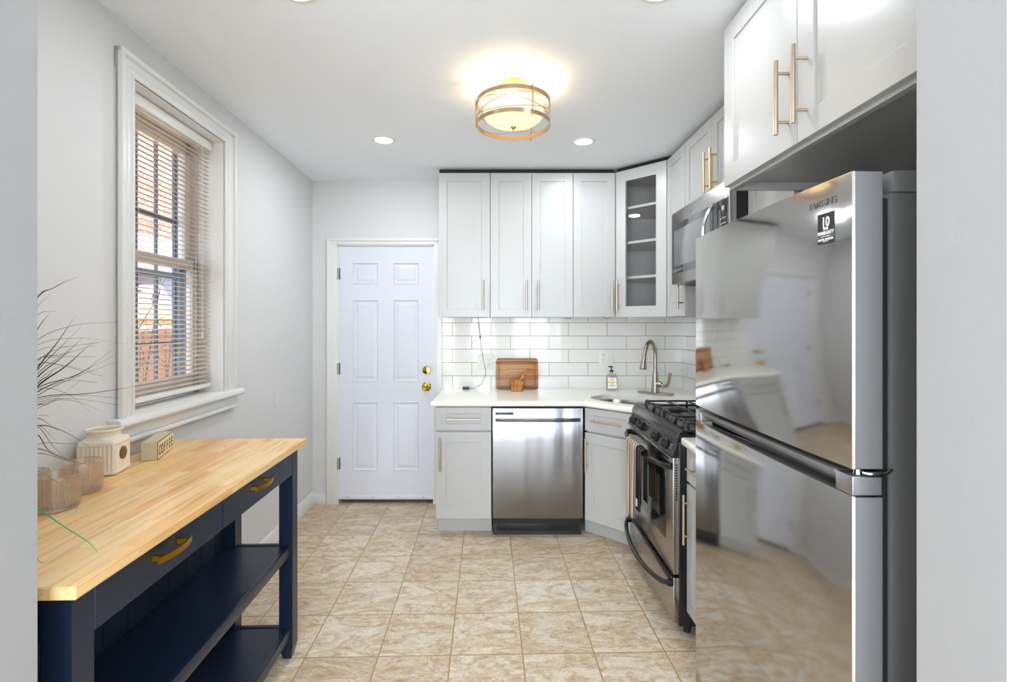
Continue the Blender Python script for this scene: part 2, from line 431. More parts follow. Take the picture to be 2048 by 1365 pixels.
m = MB(); m.box(-2.6, -.8325, .74, .90, FZ, CEIL).box(.75, 2.2, .74, .90, FZ, CEIL).box(-.8325, .75, .74, .90, 2.47, CEIL)
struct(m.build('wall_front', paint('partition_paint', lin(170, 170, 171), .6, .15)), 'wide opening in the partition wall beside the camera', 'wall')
struct(B(-2.6, -2.48, -4.25, .80, FZ, CEIL).build('wall_rear_left', wall_m))
struct(B(2.1, 2.22, -4.25, .80, FZ, CEIL).build('wall_rear_right', wall_m))
RW = [(-2.3, -1.1), (-.70, -.14), (.34, 1.16)]  # first rear window is unseen, added to let more light in
m = MB(); zz0, zz1 = .35, 2.35
m.box(-2.6, 2.2, -4.25, -4.11, FZ, zz0).box(-2.6, 2.2, -4.25, -4.11, zz1, CEIL)
xx_ = [-2.6]+[v for r_ in RW for v in r_]+[2.2]
for i in range(0, len(xx_), 2): m.box(xx_[i], xx_[i+1], -4.25, -4.11, zz0, zz1)
struct(m.build('wall_rear', wall_m))
for i, (a, b_) in enumerate(RW):
    w = sempty('window_%d' % (i+2), (0, -4.11, 0))
    f = MB(); fw = .05
    f.box(a, a+fw, -.1, -.02, zz0, zz1).box(b_-fw, b_, -.1, -.02, zz0, zz1).box(a, b_, -.1, -.02, zz0, zz0+fw).box(a, b_, -.1, -.02, zz1-fw, zz1).box(a, b_, -.1, -.02, 1.48, 1.53)
    if i == 2: f.box(.76, .84, -.1, -.02, zz0, zz1)
    f.build('window_frame', trim_m, w); B(a+.02, b_-.02, -.065, -.060, zz0+.02, zz1-.02).build('window_pane', pane_m, w)
# baseboards
def base_prof(x0, th=.014, h=.10):
    return [(x0, FZ), (x0+th, FZ), (x0+th, FZ+h-.02), (x0+th*.6, FZ+h-.006), (x0+th*.35, FZ+h), (x0, FZ+h)]
o = MB().prism([(a, b_) for a, b_ in base_prof(0)], .92, 3.935, axis='y').build('baseboard_left', trim_m)
o.location = WO; o.rotation_euler.z = WA; struct(o, 'white baseboard along the window wall', 'baseboard')
o = MB().box(-1.472, -1.366, BY-.014, BY, FZ, FZ+.085, .003).build('baseboard_back', trim_m); struct(o, 'short white baseboard left of the door', 'baseboard')
# door casing
m = MB()
m.box(-1.361, DX0+.004, BY-.018, BY, FZ, 2.073, .003).box(DX1-.004, -.455, BY-.018, BY, FZ, 2.073, .003).box(-1.361, -.455, BY-.0185, BY, DZ-.004, 2.073, .003)
m.box(-1.361, -1.335, BY-.028, BY, FZ, 2.078, .004).box(-1.361, -.455, BY-.0285, BY, 2.050, 2.078, .004)
m.box(DX0-.002, DX0+.012, BY-.008, BY+.13, FZ, DZ).box(DX1-.012, DX1+.002, BY-.008, BY+.13, FZ, DZ).box(DX0, DX1, BY-.008, BY+.13, DZ-.012, DZ)
struct(m.build('trim_1', trim_m), 'white casing around the back door', 'door casing')
# ---- door
d = sempty('door_1', (DX0+.012, BY+.006, 0), 0, 'white six-panel exterior door with brass knob and deadbolt', 'door')
dw = DX1-DX0-.024; ox = DX0+.012
cols = [(-1.164-ox, -.959-ox), (-.844-ox, -.639-ox)]; rows = [(.236, .785), (.942, 1.593), (1.710, 1.885)]
m = MB(); zb, zt = .012, DZ-.014
m.box(0, dw, .010, .042, zb, zt)
xs = [0, cols[0][0], cols[0][1], cols[1][0], cols[1][1], dw]
for i in (0, 2, 4): m.box(xs[i], xs[i+1], 0, .011, zb, zt)
for c in cols:
    zs = [zb]+[v for r in rows for v in r]+[zt]
    for i in (0, 2, 4, 6): m.box(c[0], c[1], 0, .011, zs[i], zs[i+1])
    for r in rows:
        m.rings(c[0], c[1], r[0], r[1], [(0, 0), (.006, -.003), (.014, .0085), (.026, .0085), (.045, .001), (.05, .001)])
m.build('door_panel', door_m, d, smooth=False)
sw = B(0.004, dw-.004, -.004, .01, .012, .045, .002).build('door_sweep', door_m, d)
for k in range(4): MB().cyl((.07+k*.2, -.0042, .028), (.07+k*.2, -.006, .028), .004).build('screw', hinge_m, sw)
kx = -.58-ox
for z, kind in ((.903, 'k'), (1.033, 'd')):
    R_ = at(kx, 0, z) @ Matrix.Rotation(PI/2, 4, 'X')
    m = MB()
    if kind == 'k':
        m.lathe([(.037, 0), (.037, .004), (.030, .010), (.013, .012), (.012, .030), (.022, .036), (.0275, .048), (.026, .060), (.016, .067), (.009, .065), (.007, .062), (0, .062)], mtx=R_)
        m.build('door_knob', brass_m, d)
    else:
        m.lathe([(.033, 0), (.033, .006), (.028, .014), (.010, .016), (0, .016)], mtx=R_); m.box(kx-.020, kx+.020, -.030, -.014, z-.006, z+.006, .003)
        m.build('deadbolt', brass_m, d)
for z in (1.794, 1.045, .295):
    m = MB(); m.cyl((-.010, -.012, z-.045), (-.010, -.012, z+.045), .007, 12).box(-.010, .012, -.004, .002, z-.045, z+.045)
    m.build('hinge', hinge_m, d)
m = MB(); m.box(-.58-ox+.02, dw-.004, -.006, 0, 1.055, 1.075, .002); m.build('latch_guard', door_m, d)
tag(B(-.50, -.487, BY-.030, BY-.018, 1.04, 1.075, .002).build('door_sensor', white_pl), 'small white contact sensor on the casing right of the door', 'sensor')
# dark sheet behind the door, blocks the opening from outside
struct(B(-1.6, -.3, BY+.14, BY+.18, FZ, 2.2).build('door_back_blocker', dark_m))

# ---- window (left wall frame)
w = sempty('window_1', WO, WA, 'white double-hung window with blinds and outside bars', 'window')
m = MB()
oy0, oy1, ot = 1.825, 2.685, 2.418; iy0, iy1, it = y0, y1, z1
m.box(0, .018, oy0, iy0, 1.04, ot, .003).box(0, .018, iy1, oy1, 1.04, ot, .003).box(0, .0185, oy0, oy1, it, ot, .003)
m.box(0, .032, oy0, oy0+.022, 1.04, ot, .006).box(0, .032, oy1-.022, oy1, 1.04, ot, .006).box(0, .0325, oy0, oy1, ot-.022, ot, .006)
m.box(0, .024, iy0-.014, iy0, 1.04, it+.012, .004).box(0, .024, iy1, iy1+.014, 1.04, it+.012, .004).box(0, .0245, iy0-.014, iy1+.014, it, it+.014, .004)
m.box(0, .021, iy0-.038, iy0-.030, 1.04, it+.036, .002).box(0, .021, iy1+.030, iy1+.038, 1.04, it+.036, .002).box(0, .0215, iy0-.038, iy1+.038, it+.030, it+.038, .002)
m.build('window_casing', trim_m, w)
m = MB(); m.prism([(-.12, 1.052), (-.12, 1.022), (.035, 1.017), (.045, 1.020), (.052, 1.028), (.053, 1.038), (.048, 1.048), (.038, 1.052)], 1.79, 2.72, axis='y')
m.build('window_sill', trim_m, w)
m = MB(); m.box(0, .022, 1.83, 2.68, .972, 1.018, .002).box(0, .030, 1.83, 2.68, .955, .975, .005).box(0, .026, 1.83, 2.68, .978, .984, .002)
m.build('window_apron', trim_m, w)
blue_m = mat('exterior_trim_paint', lin(150, 172, 190), .5)
m = MB(); m.box(-.115, .012, y0, y0+.006, z0, z1).box(-.115, .012, y1-.006, y1, z0, z1).box(-.115, .012, y0, y1, z1-.006, z1); m.build('window_jamb', trim_m, w)
m = MB(); m.box(-.225, -.192, y1-.035, y1, 1.03, z1).box(-.225, -.192, y0, y0+.035, 1.03, z1).box(-.225, -.192, y0, y1, z1-.03, z1).box(-.24, -.192, y0, y1, 1.0, 1.052)
m.box(-.222, -.205, y0, y1, 1.625, 1.655); m.build('storm_frame', blue_m, w)
def sash(x0, x1, a, b_, bot, top):
    f = MB(); f.box(x0, x1, y0+.006, y0+.05, a, b_, .003).box(x0, x1, y1-.05, y1-.006, a, b_, .003)
    f.box(x0, x1, y0+.006, y1-.006, a, a+bot, .003).box(x0, x1, y0+.006, y1-.006, b_-top, b_, .003)
    s_ = f.build('window_sash', trim_m, w)
    B((x0+x1)/2-.002, (x0+x1)/2+.002, y0+.045, y1-.045, a+bot-.005, b_-top+.005).build('window_pane', pane_m, s_)
sash(-.150, -.116, 1.054, 1.712, .088, .042); sash(-.190, -.154, 1.672, z1-.006, .048, .075)
bars_m = mat('dark_iron_paint', lin(92, 108, 128), .5)
m = MB()
for k in range(-2, 2): B(-.222, -.208, 2.395+.140*k-.005, 2.395+.140*k+.005, 1.06, 2.30).build('window_guard_bar', bars_m, w)
m = MB(); m.box(-.2225, -.2075, y0, y1, 1.905, 1.925).box(-.2225, -.2075, y0, y1, 1.300, 1.312).box(-.2225, -.2075, y0, y1, 1.345, 1.352); m.build('window_guard_rail', bars_m, w)
# blind
bl = thing('window_blind', 'white one-inch horizontal blind hanging in the window, slats open', 'blind', WO, WA)
m = MB(); m.box(-.075, -.036, y0+.012, y1-.012, 2.277, 2.3265, .006); m.build('headrail', white_pl, bl)
m = MB(); NS = 54; zt_, zb_ = 2.262, 1.118
for k in range(NS):
    z = zt_+(zb_-zt_)*k/(NS-1); L = []
    for (u, v) in ((-.0125, -.0015), (-.006, .0008), (0, .0015), (.006, .0008), (.0125, -.0015)):
        L.append((-.055+u, z+v+u*-.20))
    prof = L + [(a, b_-.0006) for a, b_ in reversed(L)]
    m.prism(prof, y0+.014, y1-.014, axis='y')
m.build('slats', slat_m, bl)
m = MB(); m.box(-.070, -.040, y0+.014, y1-.014, 1.078, 1.100, .007); m.build('bottom_rail', white_pl, bl)
m = MB()
for yy in (2.02, 2.42):
    for xx in (-.0685, -.0415): m.cyl((xx, yy, 1.09), (xx, yy, 2.28), .0006, 5)
m.build('ladder_cord', white_pl, bl)
m = MB(); m.cyl((-.028, 1.955, 2.27), (-.028, 1.955, 1.70), .0045, 8).cyl((-.032, 1.955, 2.285), (-.028, 1.955, 2.27), .003, 6); m.build('tilt_wand', white_pl, bl)
m = MB(); m.cyl((-.030, 2.45, 2.27), (-.030, 2.45, 1.35), .0009, 5).cyl((-.030, 2.462, 2.27), (-.030, 2.462, 1.35), .0009, 5).lathe([(0, 0), (.004, .004), (.005, .02), (.002, .03), (0, .03)], (-.030, 2.456, 1.325), 10); m.build('lift_cord', white_pl, bl)

# ---- backsplash
tag(B(-.454, RX-.010, BY-.0095, BY-.0012, .886, 1.4505).build('tile_backsplash', tileb_m), 'glossy white subway tile backsplash with tan grout on the back wall', 'backsplash')
tag(B(RX-.0095, RX-.0012, 1.88, BY-.010, .886, 1.4505).build('tile_backsplash', tiler_m), 'strip of white subway tile backsplash on the right wall beside the faucet', 'backsplash')

# ================================================================== cabinets
RA = -PI/2
def bar_handle(parent, x, z, length, vertical=True, mt=bar_m, stand=.034, r=.006, frac=.17):
    m = MB(); h = length/2; c = length*(.5-frac)
    if vertical:
        m.cyl((x, -stand, z-h), (x, -stand, z+h), r, 14)
        for s in (-1, 1): m.cyl((x, 0.001, z+s*c), (x, -stand, z+s*c), r*.75, 10)
    else:
        m.cyl((x-h, -stand, z), (x+h, -stand, z), r, 14)
        for s in (-1, 1): m.cyl((x+s*c, 0.001, z), (x+s*c, -stand, z), r*.75, 10)
    return m.build('handle', mt, parent)
def shaker(parent, name, x0, x1, z0_, z1_, rail=.060, t_=.019, rec=.007, mt=None, railz=None):
    g = .0015; x0 += g; x1 -= g; z0_ += g; z1_ -= g; rz = railz or rail
    m = MB()
    m.rings(x0, x1, z0_, z1_, [(0, t_), (0, .0012), (.0012, 0), ((rail-.0015, rz-.0015), 0), ((rail, rz), .0012), ((rail, rz), rec)])
    m.box(x0+.0005, x1-.0005, rec+.0005, t_, z0_+.0005, z1_-.0005)
    return m.build(name, mt or cab_m, parent, smooth=False)
def cab_box(parent, w_, d_, z0_, z1_, y0_=.0205, name='cabinet_body', toe=None):
    m = MB(); m.box(.001, w_-.001, y0_, d_, z0_, z1_, .001, 1)
    if z1_ > 2: B(.001, w_-.001, y0_+.022, y0_+.040, z1_, CEIL-.001).build('top_gap_shade', dark_m, parent)  # dark strip standing in for the shadow in the gap above
    return m.build(name, cab_m, parent)
UZ0, UZ1 = 1.447, 2.492
UF = 3.615; UD = BY-UF-.001
def upper(label, x, w_, doors, hx):
    t_ = thing('wall_cabinet', label, 'cabinet', (x, UF, 0), 0, 'white shaker wall cabinets')
    cab_box(t_, w_, UD, UZ0+.004, UZ1+.006)
    n = len(hx)
    for i in range(n):
        d_ = shaker(t_, 'cabinet_door', w_*i/n, w_*(i+1)/n, UZ0, UZ1)
        bar_handle(d_, hx[i], 1.605, .22, r=.0062)
    return t_
UX = [-.4447, -.0705, .5295, .833]
upper('white wall cabinet above the counter, leftmost one next to the door', UX[0], UX[1]-UX[0], 1, [.325])
upper('white two-door wall cabinet in the middle of the back wall', UX[1], UX[2]-UX[1], 2, [.262, .345])
upper('narrow white wall cabinet left of the glass corner cabinet', UX[2], UX[3]-UX[2], 1, [.274])
# diagonal glass corner cabinet
DA = -PI/4
t_ = thing('corner_cabinet', 'white corner wall cabinet with a glass door and three empty shelves', 'cabinet', (.835, 3.611, 0), DA)
dl = math.hypot(.278, .278); Cs = math.sqrt(.5)
def loc2(x, y):    # world xy -> local of the corner cabinet
    dx, dy = x-.835, y-3.611; return (dx*Cs-dy*Cs, dx*Cs+dy*Cs)
pent = [(.837, 3.633), (.837, BY-.002), (RX-.002, BY-.002), (RX-.002, 3.337), (1.127, 3.337)]
pl = [loc2(*p) for p in pent]
m = MB(); m.prism(pl, UZ0+.004, UZ0+.022).prism(pl, UZ1-.012, UZ1+.006)
for a, b_ in ((0, 1), (1, 2), (2, 3), (3, 4)):
    p, q = Vector(pl[a]), Vector(pl[b_]); nrm = Vector((-(q-p).y, (q-p).x)).normalized()
    cen = sum((Vector(v) for v in pl), Vector((0, 0)))/5
    if (cen-p).dot(nrm) < 0: nrm = -nrm
    quad = [p, q, q+nrm*.014, p+nrm*.014]
    m.prism([tuple(v) for v in quad], UZ0+.022, UZ1-.012)
m.build('cabinet_body', cab_m, t_)
B(-.012, dl+.012, .040, .055, UZ1+.006, CEIL-.001).build('top_gap_shade', dark_m, t_)  # dark strip painted as the shadowed gap over the corner cabinet
inner = [loc2(*p) for p in [(.853, 3.66), (.853, BY-.017), (RX-.017, BY-.017), (RX-.017, 3.353), (1.15, 3.353)]]
for z in (2.222, 1.972, 1.722):
    MB().prism(inner, z, z+.018).build('shelf', cab_m, t_)
for z in (1.60, 1.68, 1.85, 1.93, 2.10, 2.18, 2.30, 2.38):
    for (x, y) in ((.97, BY-.0165), (1.30, BY-.0165)):
        p = loc2(x, y); B(p[0]-.003, p[0]+.003, p[1]-.003, p[1]+.003, z-.003, z+.003).build('shelf_pin_hole', dark_m, t_)
m = MB(); g = .0015
m.rings(.004, dl-.004, UZ0, UZ1, [(0, .019), (0, .0012), (.0012, 0), ((.0745, .076), 0), ((.076, .0775), .0012), ((.076, .0775), .019)], cap=False)
dd = m.build('cabinet_door', cab_m, t_, smooth=False)
B(.074, dl-.074, .008, .012, UZ0+.07, UZ1-.07).build('glass_pane', cabglass_m, dd)
bar_handle(dd, .030, 1.605, .22, r=.0062)
UR = 1.113
def upper_r(label, ynear_far, z0_, z1_, hx, hz, hl, mt=bar_m, name='wall_cabinet', face=UR, depth=None, rr=.0062, frac=.17, grp='white shaker wall cabinets', rail=.06, body_z0=None):
    yf, yn = ynear_far; w_ = yf-yn
    c = thing(name, label, 'cabinet', (face, yf, 0), RA, grp)
    cab_box(c, w_, (depth or RX-face)-.001, z0_+.004 if body_z0 is None else body_z0, z1_+.006)
    n = len(hx)
    for i in range(n):
        d_ = shaker(c, 'cabinet_door', w_*i/n, w_*(i+1)/n, z0_, z1_, rail)
        if hx[i] is not None: bar_handle(d_, hx[i], hz, hl, mt=mt, r=rr, frac=frac)
    return c
upper_r('narrow white wall cabinet between the glass corner cabinet and the microwave', (3.334, 3.012), UZ0, UZ1, [.30], 1.60, .22, mt=nickel_m)
upper_r('short white two-door cabinet with gold handles above the microwave', (3.008, 2.248), 2.062, UZ1, [.36, .437], 2.20, .215, mt=pale_gold_m)
upper_r('white wall cabinet right of the microwave, mostly hidden by the fridge', (2.246, 1.893), UZ0, UZ1, [.05], 1.60, .22)
# cabinet over the fridge
c = thing('fridge_cabinet', 'deep white two-door cabinet above the steel fridge', 'cabinet', (.838, 1.872, 0), RA, 'white shaker wall cabinets')
FW = 1.872-.95
m = MB(); dep = RX-.838-.002
m.box(0, FW, .021, dep, 1.925, 2.51, .001, 1)
m.box(0, .019, .021, dep, 1.898, 1.925).box(FW-.019, FW, .021, dep, 1.898, 1.925).box(.019, FW-.019, .021, .041, 1.898, 1.925).box(.019, FW-.019, dep-.02, dep, 1.898, 1.925)
m.build('cabinet_body', cab_m, c); B(.0, FW, .06, .08, 2.51, CEIL-.001).build('top_gap_shade', dark_m, c)  # dark strip takes the place of the shadow under the ceiling
for i, hx in ((0, FW/2-.043), (1, FW/2+.043)):
    d_ = shaker(c, 'cabinet_door', FW*i/2, FW*(i+1)/2, 1.908, 2.50, .072)
    bar_handle(d_, hx, 2.057, .215, stand=.036, r=.0066, frac=.17)
# ---- base cabinets
CT = .890; BF = 3.31
def toe(parent, w_, d_, rec=.12, z1_=.104, x0=.0, x1=None):
    B(.002, w_-.002, rec, d_-.01, FZ, z1_).build('toe_kick', cab_m, parent)
def base(label, loc, rz, w_, d_, drawer=(.694, .847), door=(.107, .684), hd=None, hv=None, hz=.54, hl=.17):
    c = thing('base_cabinet', label, 'cabinet', loc, rz, 'white shaker base cabinets')
    cab_box(c, w_, d_, .100, .853); toe(c, w_, d_)
    dr = shaker(c, 'drawer', 0, w_, *drawer, rail=.068, railz=.042); bar_handle(dr, w_/2, sum(drawer)/2, hd, False, r=.005)
    do = shaker(c, 'cabinet_door', 0, w_, *door, rail=.068); bar_handle(do, hv, hz, .22, r=.0055)
    return c
base('white base cabinet with one drawer and door left of the dishwasher', (-.427, BF, 0), 0, .371, BY-BF-.002, hd=.22, hv=.032)
# diagonal sink base
t_ = thing('sink_cabinet', 'white angled corner base cabinet under the sink', 'cabinet', (.560, BF-.004, 0), DA, 'white shaker base cabinets')
def loc3(x, y):
    dx, dy = x-.560, y-(BF-.004); return (dx*Cs-dy*Cs, dx*Cs+dy*Cs)
wd = .385
pent = [(.577, 3.322), (.577, BY-.012), (RX-.012, BY-.012), (RX-.012, 3.035), (.862, 3.035)]
MB().prism([loc3(*p) for p in pent], .100, .60).build('cabinet_body', cab_m, t_)
m = MB(); m.prism([loc3(*p) for p in [(.577, 3.322), (.862, 3.037), (.876, 3.051), (.591, 3.336)]], .60, .853)
m.build('front_frame', cab_m, t_)
MB().prism([loc3(*p) for p in [(.585, 3.43), (.585, BY-.012), (RX-.012, BY-.012), (RX-.012, 3.04), (1.01, 3.04)]], FZ, .104).build('toe_kick', cab_m, t_)
dr = shaker(t_, 'drawer_front', 0, wd, .694, .847, rail=.068, railz=.042); bar_handle(dr, wd/2-.01, .770, .22, False, r=.005)
do = shaker(t_, 'cabinet_door', 0, wd, .107, .684, rail=.068); bar_handle(do, .028, .54, .22, r=.0055)
base('narrow white base cabinet between the stove and the fridge', (.838, 2.246, 0), RA, .366, RX-.838-.012, hd=.20, hv=.055)
# ---- countertop
S2 = math.sqrt(2)
def tn(t_, n_): return ((t_+n_)/S2, (n_-t_)/S2)
outer = [(-.455, BY-.010), (RX-.010, BY-.010), (RX-.010, 3.032), (.812, 3.032), (.555, 3.283), (-.455, 3.283)]
sk = []
for k in range(48):
    a = 2*PI*k/48; ca, sa = math.cos(a), math.sin(a); e = 2/2.8
    sk.append(tn(-1.745+.285*math.copysign(abs(ca)**e, ca), 3.0+.185*math.copysign(abs(sa)**e, sa)))
def counter_mesh(outer, hole, z0_, z1_):
    t = bmesh.new()
    def loop(pts, z):
        vs_ = [t.verts.new((x, y, z)) for x, y in pts]
        return vs_, [t.edges.new((vs_[i], vs_[(i+1) % len(vs_)])) for i in range(len(vs_))]
    vo, eo = loop(outer, z1_); vh, eh = loop(hole, z1_)
    bmesh.ops.triangle_fill(t, edges=eo+eh, use_beauty=True)
    bad = []
    cx = sum(p[0] for p in hole)/len(hole); cy = sum(p[1] for p in hole)/len(hole)
    hs = set(vh)
    for f in t.faces:
        if all(v in hs for v in f.verts): bad.append(f)
    bmesh.ops.delete(t, geom=bad, context='FACES_ONLY')
    r = bmesh.ops.extrude_face_region(t, geom=list(t.faces))
    for g_ in r['geom']:
        if isinstance(g_, bmesh.types.BMVert): g_.co.z = z0_
    bmesh.ops.recalc_face_normals(t, faces=t.faces)
    fr = []
    for e in t.edges:
        if len(e.link_faces) == 2 and abs(e.verts[0].co.z-e.verts[1].co.z) < 1e-6:
            n1, n2 = e.link_faces[0].normal, e.link_faces[1].normal
            if abs(n1.dot(n2)) < .3:
                mx_, my_ = (e.verts[0].co.x+e.verts[1].co.x)/2, (e.verts[0].co.y+e.verts[1].co.y)/2
                if my_ < BY-.05 and mx_ < RX-.05 and not (mx_ > .83 and my_ < 3.05) and not any(abs(e.verts[0].co.x-h_[0])+abs(e.verts[0].co.y-h_[1]) < 1e-4 for h_ in hole): fr.append(e)
    bmesh.ops.bevel(t, geom=fr, offset=.012, segments=4, profile=.5, affect='EDGES')
    return t
m = MB(); m._take(counter_mesh(outer, sk, .854, CT)); 
tag(m.build('countertop', counter_m, angle=40), 'cream white quartz countertop running from the door to the corner sink and stove', 'countertop')
tag(B(.812, RX-.010, 1.872, 2.250, .854, CT, .010, 3).build('countertop', counter_m), 'short piece of white countertop between the stove and fridge', 'countertop')
# ---- sink
sinkm = steel('sink_steel', lin(165, 160, 152), .25, 0)
m = MB(); loops = []
for (sc, z) in ((1.04, .8535), (1.0, .8535), (.985, .84), (.96, .72), (.90, .665), (.5, .66), (.12, .656), (.10, .640)):
    L = []
    for k in range(48):
        a = 2*PI*k/48; ca, sa = math.cos(a), math.sin(a); e = 2/2.8
        L.append((*tn(-1.745+.285*sc*math.copysign(abs(ca)**e, ca), 3.0+.185*sc*math.copysign(abs(sa)**e, sa)), z))
    loops.append(L)
m.loft(loops, cap=False)
m.prism([(x, y) for x, y, z in loops[-1]], .638, .642)
tag(m.build('sink', sinkm, angle=50), 'stainless undermount sink in the corner of the counter', 'sink')
# ---- faucet
fx, fy = 1.130, 3.640
f = thing('faucet', 'brushed nickel gooseneck faucet with side lever behind the corner sink', 'faucet', (fx, fy, CT), DA)
m = MB(); m.box(-.128, .128, -.028, .028, 0, .011, .005, 3); m.build('deck_plate', nickel_m, f)
m = MB(); m.lathe([(.030, .010), (.029, .03), (.024, .08), (.019, .15), (.0155, .17), (.0135, .18)], n=28)
pts = [(0, 0, .17), (0, 0, .22), (0, 0, .27), (0, -.006, .315), (0, -.030, .358), (0, -.070, .380), (0, -.112, .366), (0, -.140, .330), (0, -.155, .29), (0, -.160, .265)]
m.tube(spline(pts, 5), .0135, 18); m.build('spout', nickel_m, f)
m = MB(); d0, d1 = Vector((0, -.159, .268)), Vector((0, -.176, .188))
m.tube([d0, d0.lerp(d1, .12), d0.lerp(d1, .55), d0.lerp(d1, .95), d1], .02, 22, rs=[.0145, .0155, .0205, .026, .024]); m.build('spray_head', nickel_m, f)
m = MB(); m.tube([(.010, 0, .075), (.03, 0, .072), (.048, 0, .068)], .02, 18, rs=[.020, .021, .017])
m.tube(spline([(.045, 0, .070), (.075, -.004, .060), (.100, -.006, .075), (.110, -.006, .110), (.118, -.006, .160)], 6), .01, 14, rs=None, flat=(.9, 1.1)); m.build('lever', nickel_m, f)

# ================================================================== dishwasher
DW = .603; DWX = -.052
t_ = thing('dishwasher', 'stainless steel dishwasher with a bowed bar handle', 'dishwasher', (DWX, BF, 0))
B(.004, DW-.004, .04, BY-BF-.03, .06, .848).build('tub_body', dark_m, t_)
m = MB(); W2 = DW-.004; prof = []
for k in range(13):
    u = k/12; x = .004+(W2-.004)*u; prof.append((x, -.004-.006*math.sin(PI*u)))
prof = [(.004, .035)]+prof+[(W2, .035)]
m.prism(prof, .112, .843, bev=.003, seg=2); m.build('door_panel', steel_m, t_, angle=50)
B(.004, DW-.004, .03, .06, .843, .852).build('top_strip', dark_m, t_)
m = MB(); L = []
for k in range(17):
    u = k/16; x = .022+(DW-.044)*u; bow = .034*math.sin(PI*min(1, max(0, u)))**.6; y = -.014-bow
    z = .765+.004*math.sin(PI*u)
    L.append([(x, y-.006, z-.010), (x, y-.009, z+.004), (x, y-.004, z+.012), (x, y+.008, z+.010), (x, y+.008, z-.012)])
m.loft(L); m.box(.022, .040, -.020, .0, .755, .775).box(DW-.040, DW-.022, -.020, .0, .755, .775)
m.build('handle', steel_m, t_)
B(.022, .140, -.0105, -.004, .799, .815, .002).build('vent', black_m, t_)
m = MB(); m.box(.004, DW-.004, .055, .09, FZ, .110).box(.03, DW-.03, .045, .055, .01, .085, .003); tk = m.build('kick_plate', black_m, t_)
for x in (.045, DW-.045): MB().cyl((x, .0455, .078), (x, .042, .078), .004, 8).build('screw', chrome_m, tk)

# ================================================================== range
RGY0, RGW = 3.022, .762
t_ = thing('gas_range', 'black and stainless slide-in gas range with a towel on its handle', 'stove', (.784, RGY0, 0), RA)
RD = RX-.784-.014
m = MB(); m.box(0, RGW, .028, RD, .03, .905, .002); m.box(.004, RGW-.004, .04, RD, .78, .915); m.build('body', black_m, t_)
for x in (.05, RGW-.05):
    for y in (.08, RD-.08): MB().cyl((x, y, FZ), (x, y, .032), .016, 12).build('foot', blackr_m, t_)
# cooktop with raised rounded front lip
m = MB()
prof = [(.012, .862), (.016, .892), (.026, .908), (.045, .916), (.075, .914), (.10, .905), (.12, .902), (RD-.03, .902), (RD-.02, .916), (RD, .916), (RD, .885), (.03, .862)]
m.prism(prof, -.001, RGW+.001, axis='x', bev=.004, seg=2)
m.box(-.001, .03, .06, RD, .895, .916, .006).box(RGW-.03, RGW+.001, .06, RD, .895, .916, .006)
m.build('cooktop', black_m, t_, angle=45)
# control panel, leaning outward at the bottom
m = MB(); m.prism([(.018, .866), (-.010, .800), (-.006, .792), (.03, .792), (.03, .866)], .0, RGW, axis='x', bev=.003, seg=2)
cp = m.build('control_panel', black_m, t_)
m = MB()
for x in (.17, .31, .55, .70):
    for k in range(3): m.box(x-.003+k*.004, x-.002+k*.004, -.0005, .002, .842, .846)
for x in (.11, .25, .51, .66):
    pd = Vector((0, -.92, .39)); c0 = Vector((x, .001, .833))
    mm = MB(); mm.tube([c0, c0+pd*.008, c0+pd*.010, c0+pd*.028, c0+pd*.030], .02, 20, rs=[.024, .024, .018, .0165, .012])
    mm.tube([c0+pd*.028+Vector((0, 0, -.015)), c0+pd*.034+Vector((0, 0, 0)), c0+pd*.030+Vector((0, .006, .015))], .0045, 8)
    mm.build('knob', blackr_m, cp)
m = MB()
for x in (.700, .716):
    for k in range(3):
        zk = .826+k*.008; yk = .018-(.866-zk)*.424
        m.box(x, x+.009, yk-.0008, yk+.001, zk, zk+.0015)
m.build('knob_marking', white_pl, cp)
# oven door
dz0, dz1 = .262, .792
m = MB(); m.box(.004, RGW-.004, .000, .030, dz0, dz1, .003); dr = m.build('oven_door', steelw_m, t_)
m = MB()
for k in range(7): m.box(.06+k*.095, .13+k*.095, -.001, .003, .770, .778)
m.build('vent_slot', black_m, dr)
m = MB()
for k in range(14): m.box(RGW-.0045, RGW-.0035, .012, .020, .60+k*.012, .607+k*.012)
m.build('side_vent', black_m, dr)
m = MB(); m.box(.085, RGW-.105, -.0015, .01, .385, .705, .001); wnd = m.build('oven_window', mat('oven_glass', (.008, .008, .008), .04), dr)
B(.17, RGW-.19, -.0022, -.0005, .46, .655).build('window_screen', mat('oven_inner_glass', (.035, .032, .024), .05), wnd)
def bow_handle(z, parent, drop, bow, name='handle'):
    L = []; n = 25
    for k in range(n):
        u = k/(n-1); x = .012+(RGW-.024)*u; s_ = math.sin(PI*u); o_ = -.016-bow*(s_**.55 if s_ > 0 else 0)
        zz = z-drop*s_**.7 if s_ > 0 else z
        r_ = .013
        L.append([(x, o_+math.cos(a)*r_*.9, zz+math.sin(a)*r_) for a in [2*PI*j/12 for j in range(12)]])
    mm = MB(); mm.loft(L)
    for x in (.014, RGW-.014): mm.box(x-.012, x+.012, -.024, .002, z-.014, z+.014, .005)
    return mm.build(name, black_m, parent, angle=50)
bow_handle(.752, dr, .012, .045)
m = MB(); m.box(.004, RGW-.004, .002, .030, .045, .248, .003); dw_ = m.build('warming_drawer', steelw_m, t_)
bow_handle(.222, dw_, .040, .050)
B(.004, RGW-.004, -.010, .004, .236, .252, .004).build('drawer_trim', black_m, dw_)
